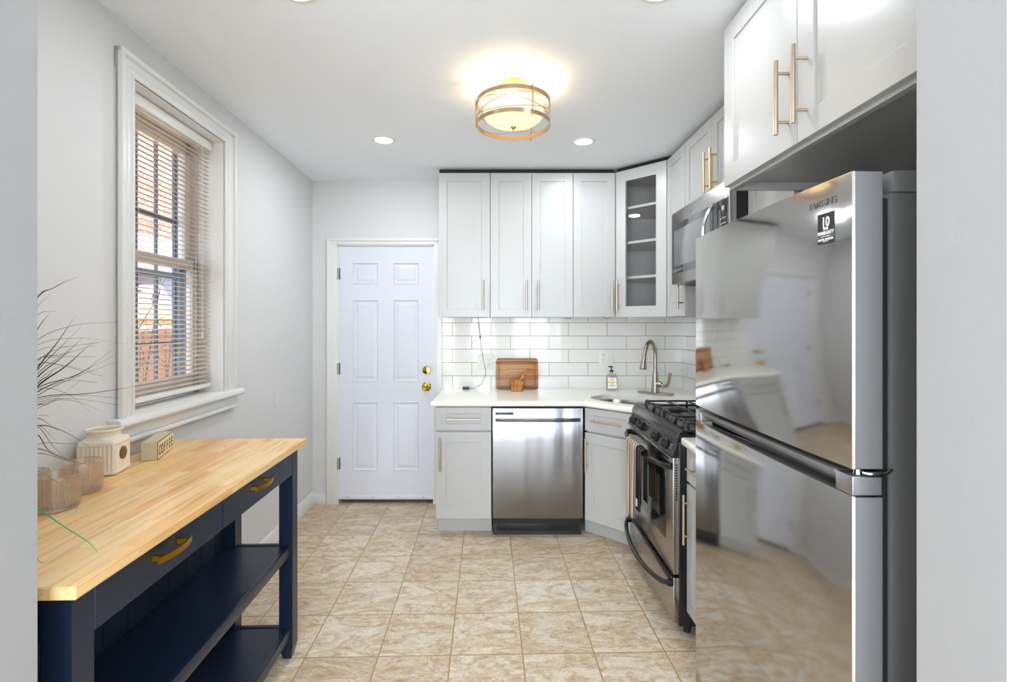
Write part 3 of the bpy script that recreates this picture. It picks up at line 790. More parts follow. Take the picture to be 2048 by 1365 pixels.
# grates: two cast iron grates and four burners
for gx0, gx1 in ((.045, .372), (.390, .717)):
    m = MB(); zt_ = .940; ya, yb = .085, RD-.07; r = .0055
    def bar(p, q): m.tube([p, q], r, 6)
    m.tube([(gx0, ya, zt_), (gx1, ya, zt_), (gx1, yb, zt_), (gx0, yb, zt_)], r, 6, closed=True)
    cx = (gx0+gx1)/2; ym = (ya+yb)/2
    bar((cx, ya, zt_), (cx, yb, zt_)); bar((gx0, ym, zt_), (gx1, ym, zt_))
    for yy in ((ya+ym)/2, (yb+ym)/2): bar((gx0, yy, zt_), (gx1, yy, zt_))
    for xx in (gx0, cx, gx1):
        for yy in (ya, ym, yb): m.tube([(xx, yy, .902), (xx, yy, zt_)], r*1.1, 6)
    for k in range(3):      # looped fingers at the front and the back
        xx = gx0+(gx1-gx0)*(k+.5)/3
        m.tube(spline([(xx-.03, ya, zt_), (xx-.02, ya-.006, zt_+.010), (xx+.02, ya-.006, zt_+.010), (xx+.03, ya, zt_)], 4), r*.9, 8)
        m.tube([(xx, ya, zt_), (xx, ya-.016, zt_-.030)], r, 6)
        m.tube([(xx, yb, zt_+.002), (xx, yb+.02, zt_+.010)], r*1.3, 6)
    m.build('grate', blackr_m, t_, angle=50)
    for yy in ((ya+ym)/2, (yb+ym)/2):
        MB().lathe([(.052, .902), (.050, .912), (.034, .916), (.034, .924), (.030, .927), (0, .927)], (cx, yy, 0), 24).build('burner', blackr_m, t_)
# dish towel over the oven handle
stripe_m = mat('striped_cotton', (.8, .75, .68), .9); tt = NT(stripe_m)
tc = tt.n('ShaderNodeTexCoord'); sp = tt.n('ShaderNodeSeparateXYZ'); tt.l(tc.outputs['UV'], sp.inputs[0])
fr = tt.math('FRACT', tt.math('MULTIPLY', sp.outputs[0], 7.0))
tt.l(tt.ramp(fr, [(0, lin(240, 226, 210)), (.76, lin(20, 22, 28))], 'CONSTANT'), tt.b.inputs['Base Color'])
def towel(x0, x1, front_z, back_z, z_top, yc, fold, name, mt, parent, ph=0.0, nx=26):
    t = bmesh.new(); uvl = t.loops.layers.uv.new('UVMap')
    path = []
    for k in range(14): path.append((yc-.021, front_z+(z_top-.01-front_z)*k/13, 1-k/13))
    for k in range(1, 6):
        a = PI*k/6; path.append((yc-.021*math.cos(a), z_top-.01+.021*math.sin(a)*.9, 0))
    for k in range(8): path.append((yc+.015, z_top-.01+(back_z-z_top+.01)*k/7, k/7*.5))
    G = []
    for (y, z, wv) in path:
        row = []
        for i in range(nx):
            u = i/(nx-1); x = x0+(x1-x0)*u
            yy = y+fold*math.sin(u*PI*5+ph)*(.35+.65*wv)-fold*.4*wv; sgn = 1-.18*wv
            x = (x-(x0+x1)/2)*sgn+(x0+x1)/2
            row.append((t.verts.new((x, min(yy, -.006) if y > yc else yy, z)), u))
        G.append(row)
    for i in range(len(G)-1):
        for j in range(nx-1):
            f_ = t.faces.new((G[i][j][0], G[i][j+1][0], G[i+1][j+1][0], G[i+1][j][0]))
            for lp, uu in zip(f_.loops, (G[i][j][1], G[i][j+1][1], G[i+1][j+1][1], G[i+1][j][1])): lp[uvl].uv = (uu, 0)
    bmesh.ops.solidify(t, geom=list(t.faces), thickness=.003)
    me = bpy.data.meshes.new(name); t.to_mesh(me); t.free(); me.materials.append(mt); me.shade_smooth()
    o = bpy.data.objects.new(name, me); COL.objects.link(o); o.parent = parent; return o
tw = thing('dish_towel', 'cream and black striped dish towel hanging over the oven handle', 'towel', (.784, RGY0, 0), RA)
towel(.235, .440, .375, .45, .765, -.062, .007, 'towel_cloth', stripe_m, tw)
tw2 = thing('dish_towel', 'dark folded end of striped towel with a white care tag', 'towel', (.784, RGY0, 0), RA) if False else tw
dk = mat('dark_striped_cotton', (.03, .03, .035), .9); td = NT(dk)
tc = td.n('ShaderNodeTexCoord'); sp = td.n('ShaderNodeSeparateXYZ'); td.l(tc.outputs['UV'], sp.inputs[0])
td.l(td.ramp(td.math('FRACT', td.math('MULTIPLY', sp.outputs[0], 5.0)), [(0, lin(24, 26, 32)), (.86, lin(190, 178, 165))], 'CONSTANT'), td.b.inputs['Base Color'])
o = towel(.445, .535, .455, .50, .764, -.062, .006, 'towel_fold', dk, tw, 1.0, 16)
B(.470, .498, -.092, -.0905, .475, .512).build('care_tag', white_pl, tw)

# ================================================================== microwave
MX = 1.032; MY = 3.006; MW = .758
t_ = thing('microwave', 'stainless over-the-range microwave under the short cabinet with gold handles', 'microwave', (MX, MY, 0), RA)
mz0, mz1 = 1.634, 2.056
m = MB(); m.box(.003, MW-.003, .030, RX-MX-.002, mz0+.012, mz1-.001, .002)
m.prism([(.03, mz0+.03), (.03, mz0), (.20, mz0-.018), (RX-MX-.004, mz0-.018), (RX-MX-.004, mz0+.03)], .003, MW-.003, axis='x'); m.build('body', black_m, t_)
mst = steel('microwave_steel', lin(176, 174, 172), .30, 0, 0, 2, .01)
m = MB(); m.box(0, MW, 0, .033, mz0, mz1, .004); fp = m.build('front_frame', mst, t_)
mglass = mat('microwave_glass', lin(88, 90, 92), .06)
m = MB(); m.box(.034, MW-.012, -.003, .01, 1.693, 1.979, .002); dg = m.build('door_glass', mglass, t_)
m = MB(); m.box(.055, .555, -.0042, -.001, 1.735, 1.945, .001); m.build('door_window', mat('microwave_screen', lin(132, 134, 136), .10), dg)
m = MB(); m.box(.588, .592, -.0045, 0, 1.693, 1.979); m.build('door_seam', dark_m, dg)
m = MB(); m.box(.640, MW-.018, -.0045, -.001, 1.70, 1.972, .001); cpn = m.build('control_panel', mat('microwave_panel', (.02, .02, .022), .1), t_)
gp_ = mat('grey_print', lin(190, 190, 190), .4); B(.690, .715, -.0052, -.004, 1.925, 1.945).build('display', gp_, cpn)
m = MB()
for r_ in range(6):
    for c_ in range(3): m.box(.672+c_*.022, .686+c_*.022, -.0052, -.004, 1.885-r_*.024, 1.890-r_*.024)
m.build('button_marking', mat('grey_print', lin(190, 190, 190), .4), cpn)
m = MB(); L = []
for k in range(21):
    u = k/20; z = 1.70+.270*u; y = -.012-.045*math.sin(PI*u)**.8
    L.append([(.605-.010, y, z), (.605-.006, y-.008, z), (.605+.006, y-.008, z), (.605+.010, y, z), (.605+.006, y+.006, z), (.605-.006, y+.006, z)])
m.loft(L); m.box(.597, .613, -.016, 0, 1.698, 1.712).box(.597, .613, -.016, 0, 1.958, 1.972); m.build('handle', chrome_m, dg, angle=50)
m = MB(); mk = []
for k in range(13):
    a = -2.6+k*.42; mk.append((.300+.014*math.cos(a), -.0008, 2.014+.006*math.sin(a)))
m.tube(mk, .0007, 5); m.box(.282, .290, -.0015, 0, 2.006, 2.010).box(.294, .306, -.0015, 0, 2.007, 2.0085).box(.310, .316, -.0015, 0, 2.010, 2.014); m.build('emblem', mat('emblem_grey', lin(95, 95, 95), .4), fp)
m = MB()
for k in range(10): m.box(.08+k*.06, .12+k*.06, .10, .30, mz0-.0195, mz0-.016)
m.build('grease_filter', steels_m, t_)

# ================================================================== fridge
t_ = thing('refrigerator', 'tall stainless top-freezer refrigerator at the right edge', 'refrigerator', (.715, 1.853, 0), RA)
RWd = .827; FD = RX-.715-.03
B(.004, RWd-.004, .088, FD, .02, 1.672, .006).build('cabinet_body', fridge_side_m, t_)
B(.010, RWd-.010, .066, .090, .05, 1.66).build('door_gasket', dark_m, t_)
cap_m = mat('hinge_cover_grey', lin(104, 104, 104), .5)
B(.004, RWd-.004, .094, .30, 1.672, 1.717, .004).build('hinge_cover', cap_m, t_)
for x in (.06, RWd-.06):
    for y in (.15, FD-.08): MB().cyl((x, y, FZ), (x, y, .022), .02, 12).build('foot', blackr_m, t_)
def dprof(b=.010, d=.070, x0=0, x1=RWd, n=28):
    P_ = []
    for k in range(n+1):
        u = k/n; x = x0+(x1-x0)*u
        e = min(u, 1-u)*(x1-x0)
        y = b*(1-(1-min(e, .30)/.30)**2)
        P_.append((x, b-y if e > 0 else b))
    P_ = [(x0, d)]+[(x0, b+.004), (x0+.003, b-.0005)]+P_[1:-1]+[(x1-.003, b-.0005), (x1, b+.004)]+[(x1, d)]
    return P_
m = MB(); m.prism(dprof(), 1.100, 1.715, bev=.002, seg=2)
def side_faces(m):
    for f_ in m.bm.faces:
        f_.normal_update()
        if abs(f_.normal.x) > .97: f_.material_index = 1
side_faces(m); fd = m.build('freezer_door', [steelf_m, edge_m], t_, angle=28)
m = MB(); m.prism(dprof(), .045, 1.045, bev=.002, seg=2); side_faces(m); rd = m.build('fridge_door', [steelf_m, edge_m], t_, angle=28)
m = MB(); P0 = dprof(x0=0, x1=RWd)
m.box(0, .048, .010, .070, 1.046, 1.086, .002).box(RWd-.052, RWd, .008, .070, 1.046, 1.086, .002); m.box(.04, RWd-.04, .048, .070, 1.046, 1.086)
side_faces(m); m.build('door_cap', [steels_m, edge_m], rd)
m = MB(); L = []
for x in (.048, RWd-.052):
    L.append([(x, .004, 1.0862), (x, .010, 1.078), (x, .020, 1.066), (x, .034, 1.056), (x, .046, 1.048), (x, .049, 1.046), (x, .049, 1.0862)])
m.loft(L); m.build('grip_recess', mat('recess_plastic', lin(135, 135, 135), .4), rd)
m = MB(); m.box(RWd-.05, RWd-.008, .030, .075, 1.090, 1.095, .001); m.tube(spline([(RWd-.012, .030, 1.0925), (RWd+.004, .045, 1.0925), (RWd+.004, .072, 1.093), (RWd-.002, .090, 1.100)], 4), .0035, 8); m.cyl((RWd-.012, .028, 1.088), (RWd-.012, .028, 1.099), .009, 14)
m.build('hinge', chrome_m, t_)
# logo + warranty label (text sits on the door face; face y at that x)
def fy_at(x):
    e = min(x, RWd-x); b_ = .010; return b_-b_*(1-(1-min(e, .30)/.30)**2)
m = MB(); lx0, lx1 = .689, .781
for i, ch in enumerate('SAMSUNG'):
    x = lx0+(lx1-lx0)*(i+.5)/7
    m.text('\u039b' if ch == 'A' else ch, at(x, fy_at(x)-.0004, 1.6625) @ XZ, .0195, offset=.0007, depth=.0002, sx=.86)
m.build('brand_lettering', mat('logo_grey', lin(95, 92, 90), .4), fd)
sx0, sx1, sz0, sz1 = .722, .774, 1.577, 1.645; ys = fy_at(.75)
m = MB(); 
y_a, y_b = fy_at(sx0), fy_at(sx1)
m.loft([[(sx0, y_a-.0008, sz0), (sx1, y_b-.0008, sz0), (sx1, y_b+.002, sz0), (sx0, y_a+.002, sz0)], [(sx0, y_a-.0008, sz1), (sx1, y_b-.0008, sz1), (sx1, y_b+.002, sz1), (sx0, y_a+.002, sz1)]])
st = m.build('warranty_label', mat('label_black', (.012, .012, .013), .4), fd, smooth=False)
ra = math.atan2(y_b-y_a, sx1-sx0)
def LT(m, body, z, size, **k): m.text(body, at((sx0+sx1)/2, (y_a+y_b)/2-.0012, z) @ Matrix.Rotation(ra, 4, 'Z') @ XZ, size, depth=.0003, **k)
m = MB(); LT(m, '10', 1.6155, .030, offset=.0007, sx=.85); LT(m, 'YEAR', 1.6080, .0085, offset=.0003, sx=.85); LT(m, 'WARRANTY', 1.5975, .0112, offset=.0004, sx=.82)
LT(m, 'ON THE COMPRESSOR', 1.5925, .0032, sx=.85); LT(m, 'DIGITAL INVERTER', 1.5845, .0072, offset=.0002, sx=.78); LT(m, 'TECHNOLOGY', 1.5815, .0026)
mm_ = at((sx0+sx1)/2, (y_a+y_b)/2-.0012, 0) @ Matrix.Rotation(ra, 4, 'Z')
m.box(-.026, -.013, -.0003, .0003, 1.5932, 1.5937, mtx=mm_).box(.013, .026, -.0003, .0003, 1.5932, 1.5937, mtx=mm_)
m.build('label_text', mat('label_white', lin(235, 235, 235), .5), st, smooth=False)

# ================================================================== ceiling fixtures
t_ = thing('ceiling_light', 'bronze banded semi-flush ceiling lamp with a glowing frosted glass bowl', 'ceiling lamp', (LX, LY, CEIL))
def Z(z): return z-CEIL
m = MB(); m.lathe([(0, 0), (.060, 0), (.062, Z(2.522)), (.060, Z(2.500)), (.056, Z(2.497)), (0, Z(2.497))], n=36); m.build('canopy', mat('lamp_brass', lin(226, 188, 120), .22, 1.0), t_)
m = MB(); m.cyl((0, 0, Z(2.50)), (0, 0, Z(2.33)), .007, 12); m.build('stem', lampm, t_)
VA = [math.atan2(-.153, .08), math.atan2(.147, .09), PI]
R0 = .173
for z in (2.440, 2.337):
    m = MB(); m.lathe([(R0, Z(z)-.009), (R0, Z(z)+.009), (R0-.003, Z(z)+.009), (R0-.003, Z(z)-.009), (R0, Z(z)-.009)], n=96); m.build('band', lampm, t_)
for a in VA:
    c_, s_ = math.cos(a)*(R0+.003), math.sin(a)*(R0+.003)
    m = MB(); m.cyl((c_, s_, Z(2.318)), (c_, s_, Z(2.458)), .0032, 8); m.build('post', lampm, t_)
    m = MB(); m.tube(spline([(math.cos(a)*.04, math.sin(a)*.04, Z(2.499)), (math.cos(a)*.09, math.sin(a)*.09, Z(2.497)), (math.cos(a)*.145, math.sin(a)*.145, Z(2.475)), (c_*.98, s_*.98, Z(2.445))], 5), .003, 8, flat=(1.6, .6)); m.build('arm', lampm, t_)
for ph, am in ((.3, .036), (2.2, .040), (4.4, .034)):
    m = MB(); m.tube([((R0-.001)*math.cos(2*PI*k/72), (R0-.001)*math.sin(2*PI*k/72), Z(2.3885)+am*math.sin(2*PI*k/72+ph)) for k in range(72)], .0017, 6, closed=True); m.build('wire_ring', lampm, t_)
m = MB(); prof = [(.136, Z(2.452)), (.141, Z(2.452)), (.141, Z(2.385)), (.134, Z(2.368)), (.110, Z(2.350)), (.075, Z(2.338)), (.035, Z(2.331)), (.008, Z(2.330)), (.008, Z(2.333)), (.035, Z(2.334)), (.074, Z(2.341)), (.108, Z(2.353)), (.131, Z(2.371)), (.1375, Z(2.387)), (.136, Z(2.452))]
m.lathe(prof, n=64); m.build('glass_shade', bowl_m, t_, angle=60)
m = MB(); m.lathe([(0, Z(2.306)), (.004, Z(2.307)), (.005, Z(2.312)), (.004, Z(2.317)), (.012, Z(2.322)), (.013, Z(2.326)), (.009, Z(2.331)), (0, Z(2.331))], n=24); m.build('finial', lampm, t_)
dlab = ['recessed white downlight near the back left of the ceiling', 'recessed white downlight near the back right of the ceiling above the counter', 'recessed white downlight at the top edge, left of the ceiling lamp', 'recessed white downlight at the top edge, right of the ceiling lamp']
def downl(label):
    q = thing('downlight', label, 'recessed light', (0, 0, CEIL), 0, 'recessed ceiling downlights')
    MB().lathe([(.054, .0), (.054, -.004), (.070, -.003), (.072, 0)], n=40).build('trim_ring', white_pl, q)
    MB().lathe([(0, -.004), (.053, -.004), (.0535, 0)], n=40).build('diffuser', down_m, q); return q
dproto = downl(dlab[0])
for i, (dx, dy) in enumerate(DOWN):
    if i == 0: q = dproto
    else:
        q = dproto.copy(); COL.objects.link(q)
        for ch in dproto.children:
            cc = ch.copy(); COL.objects.link(cc); cc.parent = q
    q.location = (dx, dy, CEIL); q['label'] = dlab[i]

# ================================================================== island cart
t_ = thing('island_cart', 'navy blue kitchen cart with butcher block top, two drawers and two shelves', 'kitchen cart', WO, WA)
m = MB(); m.box(.012, .575, .930, 2.168, .874, .900, .002, 1); m.build('tabletop', butcher_m, t_)
for x0_ in (.250, .488):
    for y0_ in (.960, 2.090):
        x1_, y1_ = x0_+.056, y0_+.056
        L = [[(x0_+e, y0_+e, z), (x1_-e, y0_+e, z), (x1_-e, y1_-e, z), (x0_+e, y1_-e, z)] for z, e in ((FZ, .012), (FZ+.05, .0), (.873, .0))]
        MB().loft(L).build('leg', navy_m, t_, smooth=False)
m = MB(); m.box(.262, .525, 1.00, 2.10, .768, .873); m.box(.262, .532, 2.105, 2.125, .765, .873).box(.262, .532, .975, 1.0, .765, .873).box(.525, .540, 1.015, 2.09, .862, .873); m.build('apron', navy_m, t_)
for (a, b_, hc) in ((1.0175, 1.527, 1.249), (1.530, 2.0885, 1.766)):
    dr = B(.522, .544, a+.001, b_-.001, .764, .868, .0015, 1).build('drawer', navy_m, t_)
    m = MB(); L = []
    for k in range(13):
        u = k/12; y = hc-.066+.132*u; x = .566+.012*math.sin(PI*u)
        L.append([(x, y, .822), (x+.006, y, .822), (x+.006, y, .837), (x, y, .837)])
    m.loft(L)
    for s in (-1, 1): m.box(.544, .569, hc+s*.050-.006, hc+s*.050+.006, .823, .836, .001)
    m.build('handle', gold_m, dr, smooth=False)
m = MB(); m.box(.252, .262, 1.0, 2.10, .075, .768)
for k in range(11): m.box(.262, .2635, 1.02+k*.10, 1.10+k*.10, .135, .765)
m.build('back_panel', navy_m, t_)
for z in (.424, .077):
    m = MB(); m.box(.264, .532, .972, 2.108, z+.014, z+.036)
    m.box(.516, .536, 1.016, 2.092, z, z+.040, .002).box(.30, .50, 2.10, 2.118, z, z+.040, .002).box(.30, .50, .966, .984, z, z+.040, .002); m.build('shelf', navy_m, t_)
# things on the cart
ZT = .9005
def WLw(x, y):     # left wall frame -> world
    return (WO[0]+x*math.cos(WA)-y*math.sin(WA), x*math.sin(WA)+y*math.cos(WA))
q = thing('canister', 'cream ribbed ceramic canister with a round brown badge', 'canister', (-1.331, 1.681, ZT), math.radians(13.6))
hw = .060; L = []
def sq(h_, c_, z, n=17, rib=0):
    out = []; cr = c_
    for (sx, sy, ex, ey) in ((-1, -1, 1, -1), (1, -1, 1, 1), (1, 1, -1, 1), (-1, 1, -1, -1)):
        for k in range(n):
            u = .5*(1-math.cos(PI*0))+k/(n); 
            px_ = (sx+(ex-sx)*(.06+.88*k/(n-1)))*h_; py_ = (sy+(ey-sy)*(.06+.88*k/(n-1)))*h_
            rr = rib*(1 if k % 2 else 0) if 0 < k < n-1 else 0
            nx_, ny_ = (0, -1) if sy == ey == -1 else ((1, 0) if sx == ex == 1 else ((0, 1) if sy == ey == 1 else (-1, 0)))
            out.append((px_-nx_*rr, py_-ny_*rr, z))
    return out
def circ(r_, z, n=68):
    out = []
    for k in range(n):
        a = -3*PI/4+2*PI*(k+.5)/n; out.append((r_*math.cos(a), r_*math.sin(a), z))
    return out
L = [sq(.048, 0, 0), sq(.0565, 0, .004), sq(.0570, 0, .012), sq(.0555, 0, .014), sq(.0555, 0, .018, rib=0.003), sq(.0555, 0, .096, rib=.003), sq(.0555, 0, .101), sq(.0545, 0, .108), sq(.050, 0, .116)]
L += [circ(.0475, .123), circ(.046, .130), circ(.047, .138), circ(.0525, .142), circ(.0535, .146), circ(.051, .149), circ(.047, .148), circ(.044, .144), circ(.043, .130), circ(.046, .10), circ(.046, .01)]
m = MB(); m.loft(L); m.build('jar', cream_m, q, angle=14)
m = MB(); m.lathe([(0, .0590), (.0195, .0590), (.021, .0580), (.021, .0545)], n=32, mtx=at(0, 0, .064) @ Matrix.Rotation(PI/2, 4, 'Y')); m.build('badge', mat('badge_bronze', lin(120, 96, 60), .45, .3), q)
# coffee sign: long block, lettered face toward the room
q = thing('coffee_sign', 'small gold and cream block sign reading COFFEE', 'sign', (-1.254, 1.832, ZT), math.radians(19.5))
m = MB(); m.box(-.052, -.0012, 0, .200, 0, .066, .001, 1); m.build('block', [mat('sign_wood', lin(204, 196, 170), .35)], q)
m = MB(); m.box(-.0012, 0, 0, .200, 0, .066); m.build('sign_edge', mat('sign_border', lin(110, 84, 36), .4, .4), q)
m = MB(); m.box(-.0005, .0006, .003, .197, .003, .063); m.build('sign_face', mat('sign_cream', lin(236, 220, 176), .5), q)
YZ = Matrix(((0, 0, 1, 0), (1, 0, 0, 0), (0, 1, 0, 0), (0, 0, 0, 1)))
m = MB()
for i, ch in enumerate('COFFEE'): m.text(ch, at(.0010, .022+.031*i, .013) @ YZ, .052, offset=.0008, depth=.0004, sx=.72)
m.build('sign_lettering', mat('sign_ink', lin(84, 66, 40), .5), q, smooth=False)
# glasses
def hob(a, z, r_):
    if r_ < .040 or z < .012 or z > .084: return 0
    return .0018*max(0, math.sin(a*36))*max(0, math.sin((z-.012)/.0058*PI*1.0)**2)
def tumbler():
    prof = [(0, 0), (.044, 0), (.0475, .003)]+[(.0485, .008+.0012*k) for k in range(66)]+[(.0485, .090), (.047, .0915), (.0455, .090), (.0455, .012), (.043, .009), (0, .009)]
    me = MB(); me.lathe(prof, n=216, mod=hob); return me
lab = ['clear pinkish dotted glass tumbler in front, nearest the camera', 'clear pinkish dotted glass tumbler beside the cream canister', 'clear dotted glass tumbler at the left edge behind the partition']
g0 = tumbler().build('glass_tumbler', tumbler_m, None, angle=60)
for i, (x, y) in enumerate([(-1.20, 1.355), (-1.245, 1.492), (-1.302, 1.375)]):
    o = g0 if i == 0 else g0.copy()
    if i: COL.objects.link(o)
    o.location = (x, y, ZT); tag(o, lab[i], 'glass', 'glass tumblers on the cart')
# grass plant
leafd = mat('dark_leaf', lin(34, 42, 38), .45); leafg = mat('green_leaf', lin(62, 150, 84), .45)
PX, PY = -1.13, 1.06
q = thing('potted_grass', 'faux grass plant with long thin dark green blades at the left edge', 'plant', (PX, PY, ZT))
MB().lathe([(0, 0), (.040, 0), (.046, .02), (.052, .09), (.055, .12), (.050, .12), (.046, .09), (0, .085)], n=32).build('pot', mat('pot_grey', lin(210, 208, 204), .4), q)
def pt(px, py, Y): return Vector(((px-1000)/1000*Y-PX, Y-PY, 1.4-(py-648)/1000*Y-ZT))
def c3(x, y): return (60+x/3.104, 540+y/3.104)
LV = [([(35, 190), (150, 110), (290, 45)], .0011), ([(35, 180), (140, 115), (240, 55)], .0007), ([(35, 250), (130, 150)], .0006), ([(35, 295), (160, 255)], .0007), ([(35, 390), (125, 265)], .0014),
      ([(35, 445), (280, 345), (540, 325)], .0006), ([(35, 475), (300, 425), (580, 460)], .0006), ([(35, 510), (250, 475), (430, 450)], .0006), ([(35, 565), (200, 525), (400, 468)], .0008),
      ([(35, 630), (170, 450), (280, 290)], .0018), ([(35, 640), (190, 480), (320, 350)], .001), ([(35, 680), (190, 550), (330, 418)], .0016), ([(35, 735), (220, 600), (380, 455)], .0017),
      ([(35, 740), (300, 650), (505, 500)], .001), ([(35, 765), (290, 650), (525, 532)], .0009), ([(35, 790), (300, 660), (545, 572)], .001), ([(35, 800), (350, 770), (560, 740), (690, 712)], .0014),
      ([(35, 570), (150, 542), (405, 540)], .0007), ([(35, 600), (150, 585), (450, 660)], .0009), ([(35, 745), (230, 770), (370, 880)], .0009), ([(35, 815), (300, 780), (575, 800)], .0006),
      ([(35, 845), (250, 810), (470, 890)], .0009), ([(35, 870), (200, 800)], .001), ([(35, 915), (125, 908)], .0007), ([(35, 922), (170, 998)], .0012), ([(35, 970), (200, 1000), (370, 1098)], .001),
      ([(35, 968), (110, 1010), (170, 1080)], .0009), ([(35, 970), (140, 1090), (240, 1195)], .0006), ([(35, 1020), (110, 1115), (200, 1165)], .001), ([(40, 1083), (220, 1080), (460, 1085)], .0009),
      ([(40, 1112), (180, 1160), (330, 1205)], .0014), ([(40, 1140), (220, 1180), (410, 1228)], .0012), ([(35, 700), (200, 600), (330, 620), (450, 640)], .0006), ([(35, 830), (260, 800), (550, 840)], .0006),
      ([(35, 660), (160, 560), (245, 485)], .0011), ([(35, 720), (110, 660), (155, 610)], .0013), ([(35, 585), (180, 490), (430, 452)], .0006), ([(35, 770), (230, 690), (420, 700)], .0005), ([(35, 850), (120, 830), (310, 690)], .0006)]
m = MB(); rnd = random.Random(3)
for i, (pp, wd_) in enumerate(LV):
    pts = [c3(*p) for p in pp]; Y0 = 1.13+.10*rnd.random(); Y1 = Y0+.02+.10*rnd.random()
    A = [pt(px, py, Y0+(Y1-Y0)*k/(len(pts)-1)) for k, (px, py) in enumerate(pts)]
    base_ = Vector((.02*math.cos(i), .02*math.sin(i), .088))
    dr_ = (A[0]-A[1]).normalized(); back = A[0]+dr_*.07
    base_ = Vector((.02*math.cos(i), .02*math.sin(i), .088)); midp = back*.75+Vector((0, 0, .088))*.25
    if midp.z < .10: midp.z = .10+.02*math.sin(i*1.7)**2
    P_ = spline([base_, midp]+A, 7); n_ = len(P_)
    m.tube(P_, wd_, 4, rs=[max(.0003, wd_*1.25*(1-(k/(n_-1))**3)) for k in range(n_)], flat=(1, .5))
m.mi = 1
for pp, wd_, Y0 in (([(73, 942), (113, 964), (144, 989), (155, 1004), (148, 1026), (106, 1047)], .0011, 1.20), ([(72, 1014), (130, 1055), (178, 1086), (197, 1107)], .0017, 1.045), ([(72, 1116), (107, 1111)], .0009, 1.02)):
    A = [pt(px, py, Y0-.003*k) for k, (px, py) in enumerate(pp)]
    base_ = Vector((.02, 0, .088)); P_ = spline([base_, Vector((A[0].x*.4, A[0].y*.4, .18))]+A, 8); n_ = len(P_)
    m.tube(P_, wd_, 4, rs=[max(.0003, wd_*(1.2-.9*(k/(n_-1))**2)) for k in range(n_)], flat=(1, .5))
m.build('foliage', [leafd, leafg], q)

# ================================================================== things on the counter and the walls
# cutting board leaning on the tiles
bd = MB(); rc = .022; P_ = []
bw, bh = .327, .240
for cx, cz, a0 in ((bw-rc, rc, -PI/2), (bw-rc, bh-rc, 0), (rc, bh-rc, PI/2), (rc, rc, PI)):
    for k in range(6): P_.append((cx+rc*math.cos(a0+PI/2*k/5), cz+rc*math.sin(a0+PI/2*k/5)))
bd.prism(P_, 0, .018, bev=.003, seg=2, axis='y')
q = thing('cutting_board', 'rectangular acacia cutting board leaning against the tiles', 'cutting board', (-.031, 3.878, CT+.0015))
q.rotation_euler = (math.radians(-8), 0, 0)
bwood = mat('board_wood', lin(176, 118, 66), .4); t = NT(bwood)
tc = t.n('ShaderNodeTexCoord'); sp = t.n('ShaderNodeSeparateXYZ'); t.l(tc.outputs['Object'], sp.inputs[0])
zz = t.math('MULTIPLY', sp.outputs[2], 1/.240)
bands = t.ramp(zz, [(0, lin(128, 78, 44)), (.09, lin(168, 132, 88)), (.30, lin(164, 104, 60)), (.46, lin(186, 126, 70)), (.60, lin(172, 116, 62)), (.66, lin(190, 140, 82)), (.80, lin(150, 96, 58)), (.90, lin(206, 156, 92)), (.95, lin(150, 96, 54))], 'CONSTANT')
g = t.noise(t.coords(scale=(6, 40, 60)), 1.0, 5, .65, 1.4)
t.l(t.mix(1.0, bands, t.ramp(g, [(.3, (.62, .52, .44)), (.5, (.98, .96, .94)), (.7, (1, 1, 1))]), 'MULTIPLY'), t.b.inputs['Base Color'])
bd.build('board', bwood, q)
groove = mat('juice_groove', lin(92, 54, 28), .6)
for ins in (.021, .027):
    m = MB(); G = []; r2 = .012
    for cx, cz, a0 in ((bw-ins-r2, ins+r2, -PI/2), (bw-ins-r2, bh-ins-r2, 0), (ins+r2, bh-ins-r2, PI/2), (ins+r2, ins+r2, PI)):
        for k in range(5): G.append((cx+r2*math.cos(a0+PI/2*k/4), -.0002, cz+r2*math.sin(a0+PI/2*k/4)))
    m.tube(G, .0011, 6, closed=True); m.build('juice_groove', groove, q)
m = MB(); m.tube([(.10, -.0002, .150), (.13, -.0004, .1475), (.165, -.0004, .147), (.20, -.0004, .1475), (.23, -.0002, .150)], .0018, 6); m.build('finger_groove', mat('groove_light', lin(236, 206, 158), .4), q)
q = tag(MB().lathe([(0, 0), (.048, 0), (.050, .006), (.045, .022), (.046, .036), (.056, .062), (.061, .080), (.059, .083), (.054, .081), (.047, .06), (.03, .035), (0, .03)], n=40).build('mortar', olive_m), 'turned olive wood mortar in front of the cutting board', 'mortar')
q.location = (.130, 3.795, CT+.0005)
m = MB(); m.tube([(0, 0, 0), (.010, 0, .010), (.03, 0, .032), (.055, 0, .062), (.066, 0, .075), (.072, 0, .082)], .012, 14, rs=[.010, .014, .0105, .010, .013, .008])
q = tag(m.build('pestle', olive_m), 'wooden pestle leaning in the mortar', 'pestle'); q.location = (.118, 3.795, CT+.045)
# soap bottle
q = thing('soap_bottle', 'clear hand soap bottle with a black pump beside the sink', 'soap bottle', (.853, 3.825, CT+.0005))
def rrect(hx, hy, r_, z, n=5):
    out = []
    for cx, cy, a0 in ((hx-r_, -hy+r_, -PI/2), (hx-r_, hy-r_, 0), (-hx+r_, hy-r_, PI/2), (-hx+r_, -hy+r_, PI)):
        for k in range(n): out.append((cx+r_*math.cos(a0+PI/2*k/(n-1)), cy+r_*math.sin(a0+PI/2*k/(n-1)), z))
    return out
m = MB(); m.loft([rrect(.037, .022, .010, 0), rrect(.040, .025, .012, .004), rrect(.040, .025, .012, .105), rrect(.037, .023, .012, .118), rrect(.026, .018, .012, .128), rrect(.014, .013, .011, .134), rrect(.0125, .0125, .0115, .142)]); m.build('bottle', bottle_m, q)
lm = B(-.034, .034, -.0262, -.0252, .018, .100, .0005, 1).build('label', mat('label_paper', lin(238, 236, 226), .5), q)
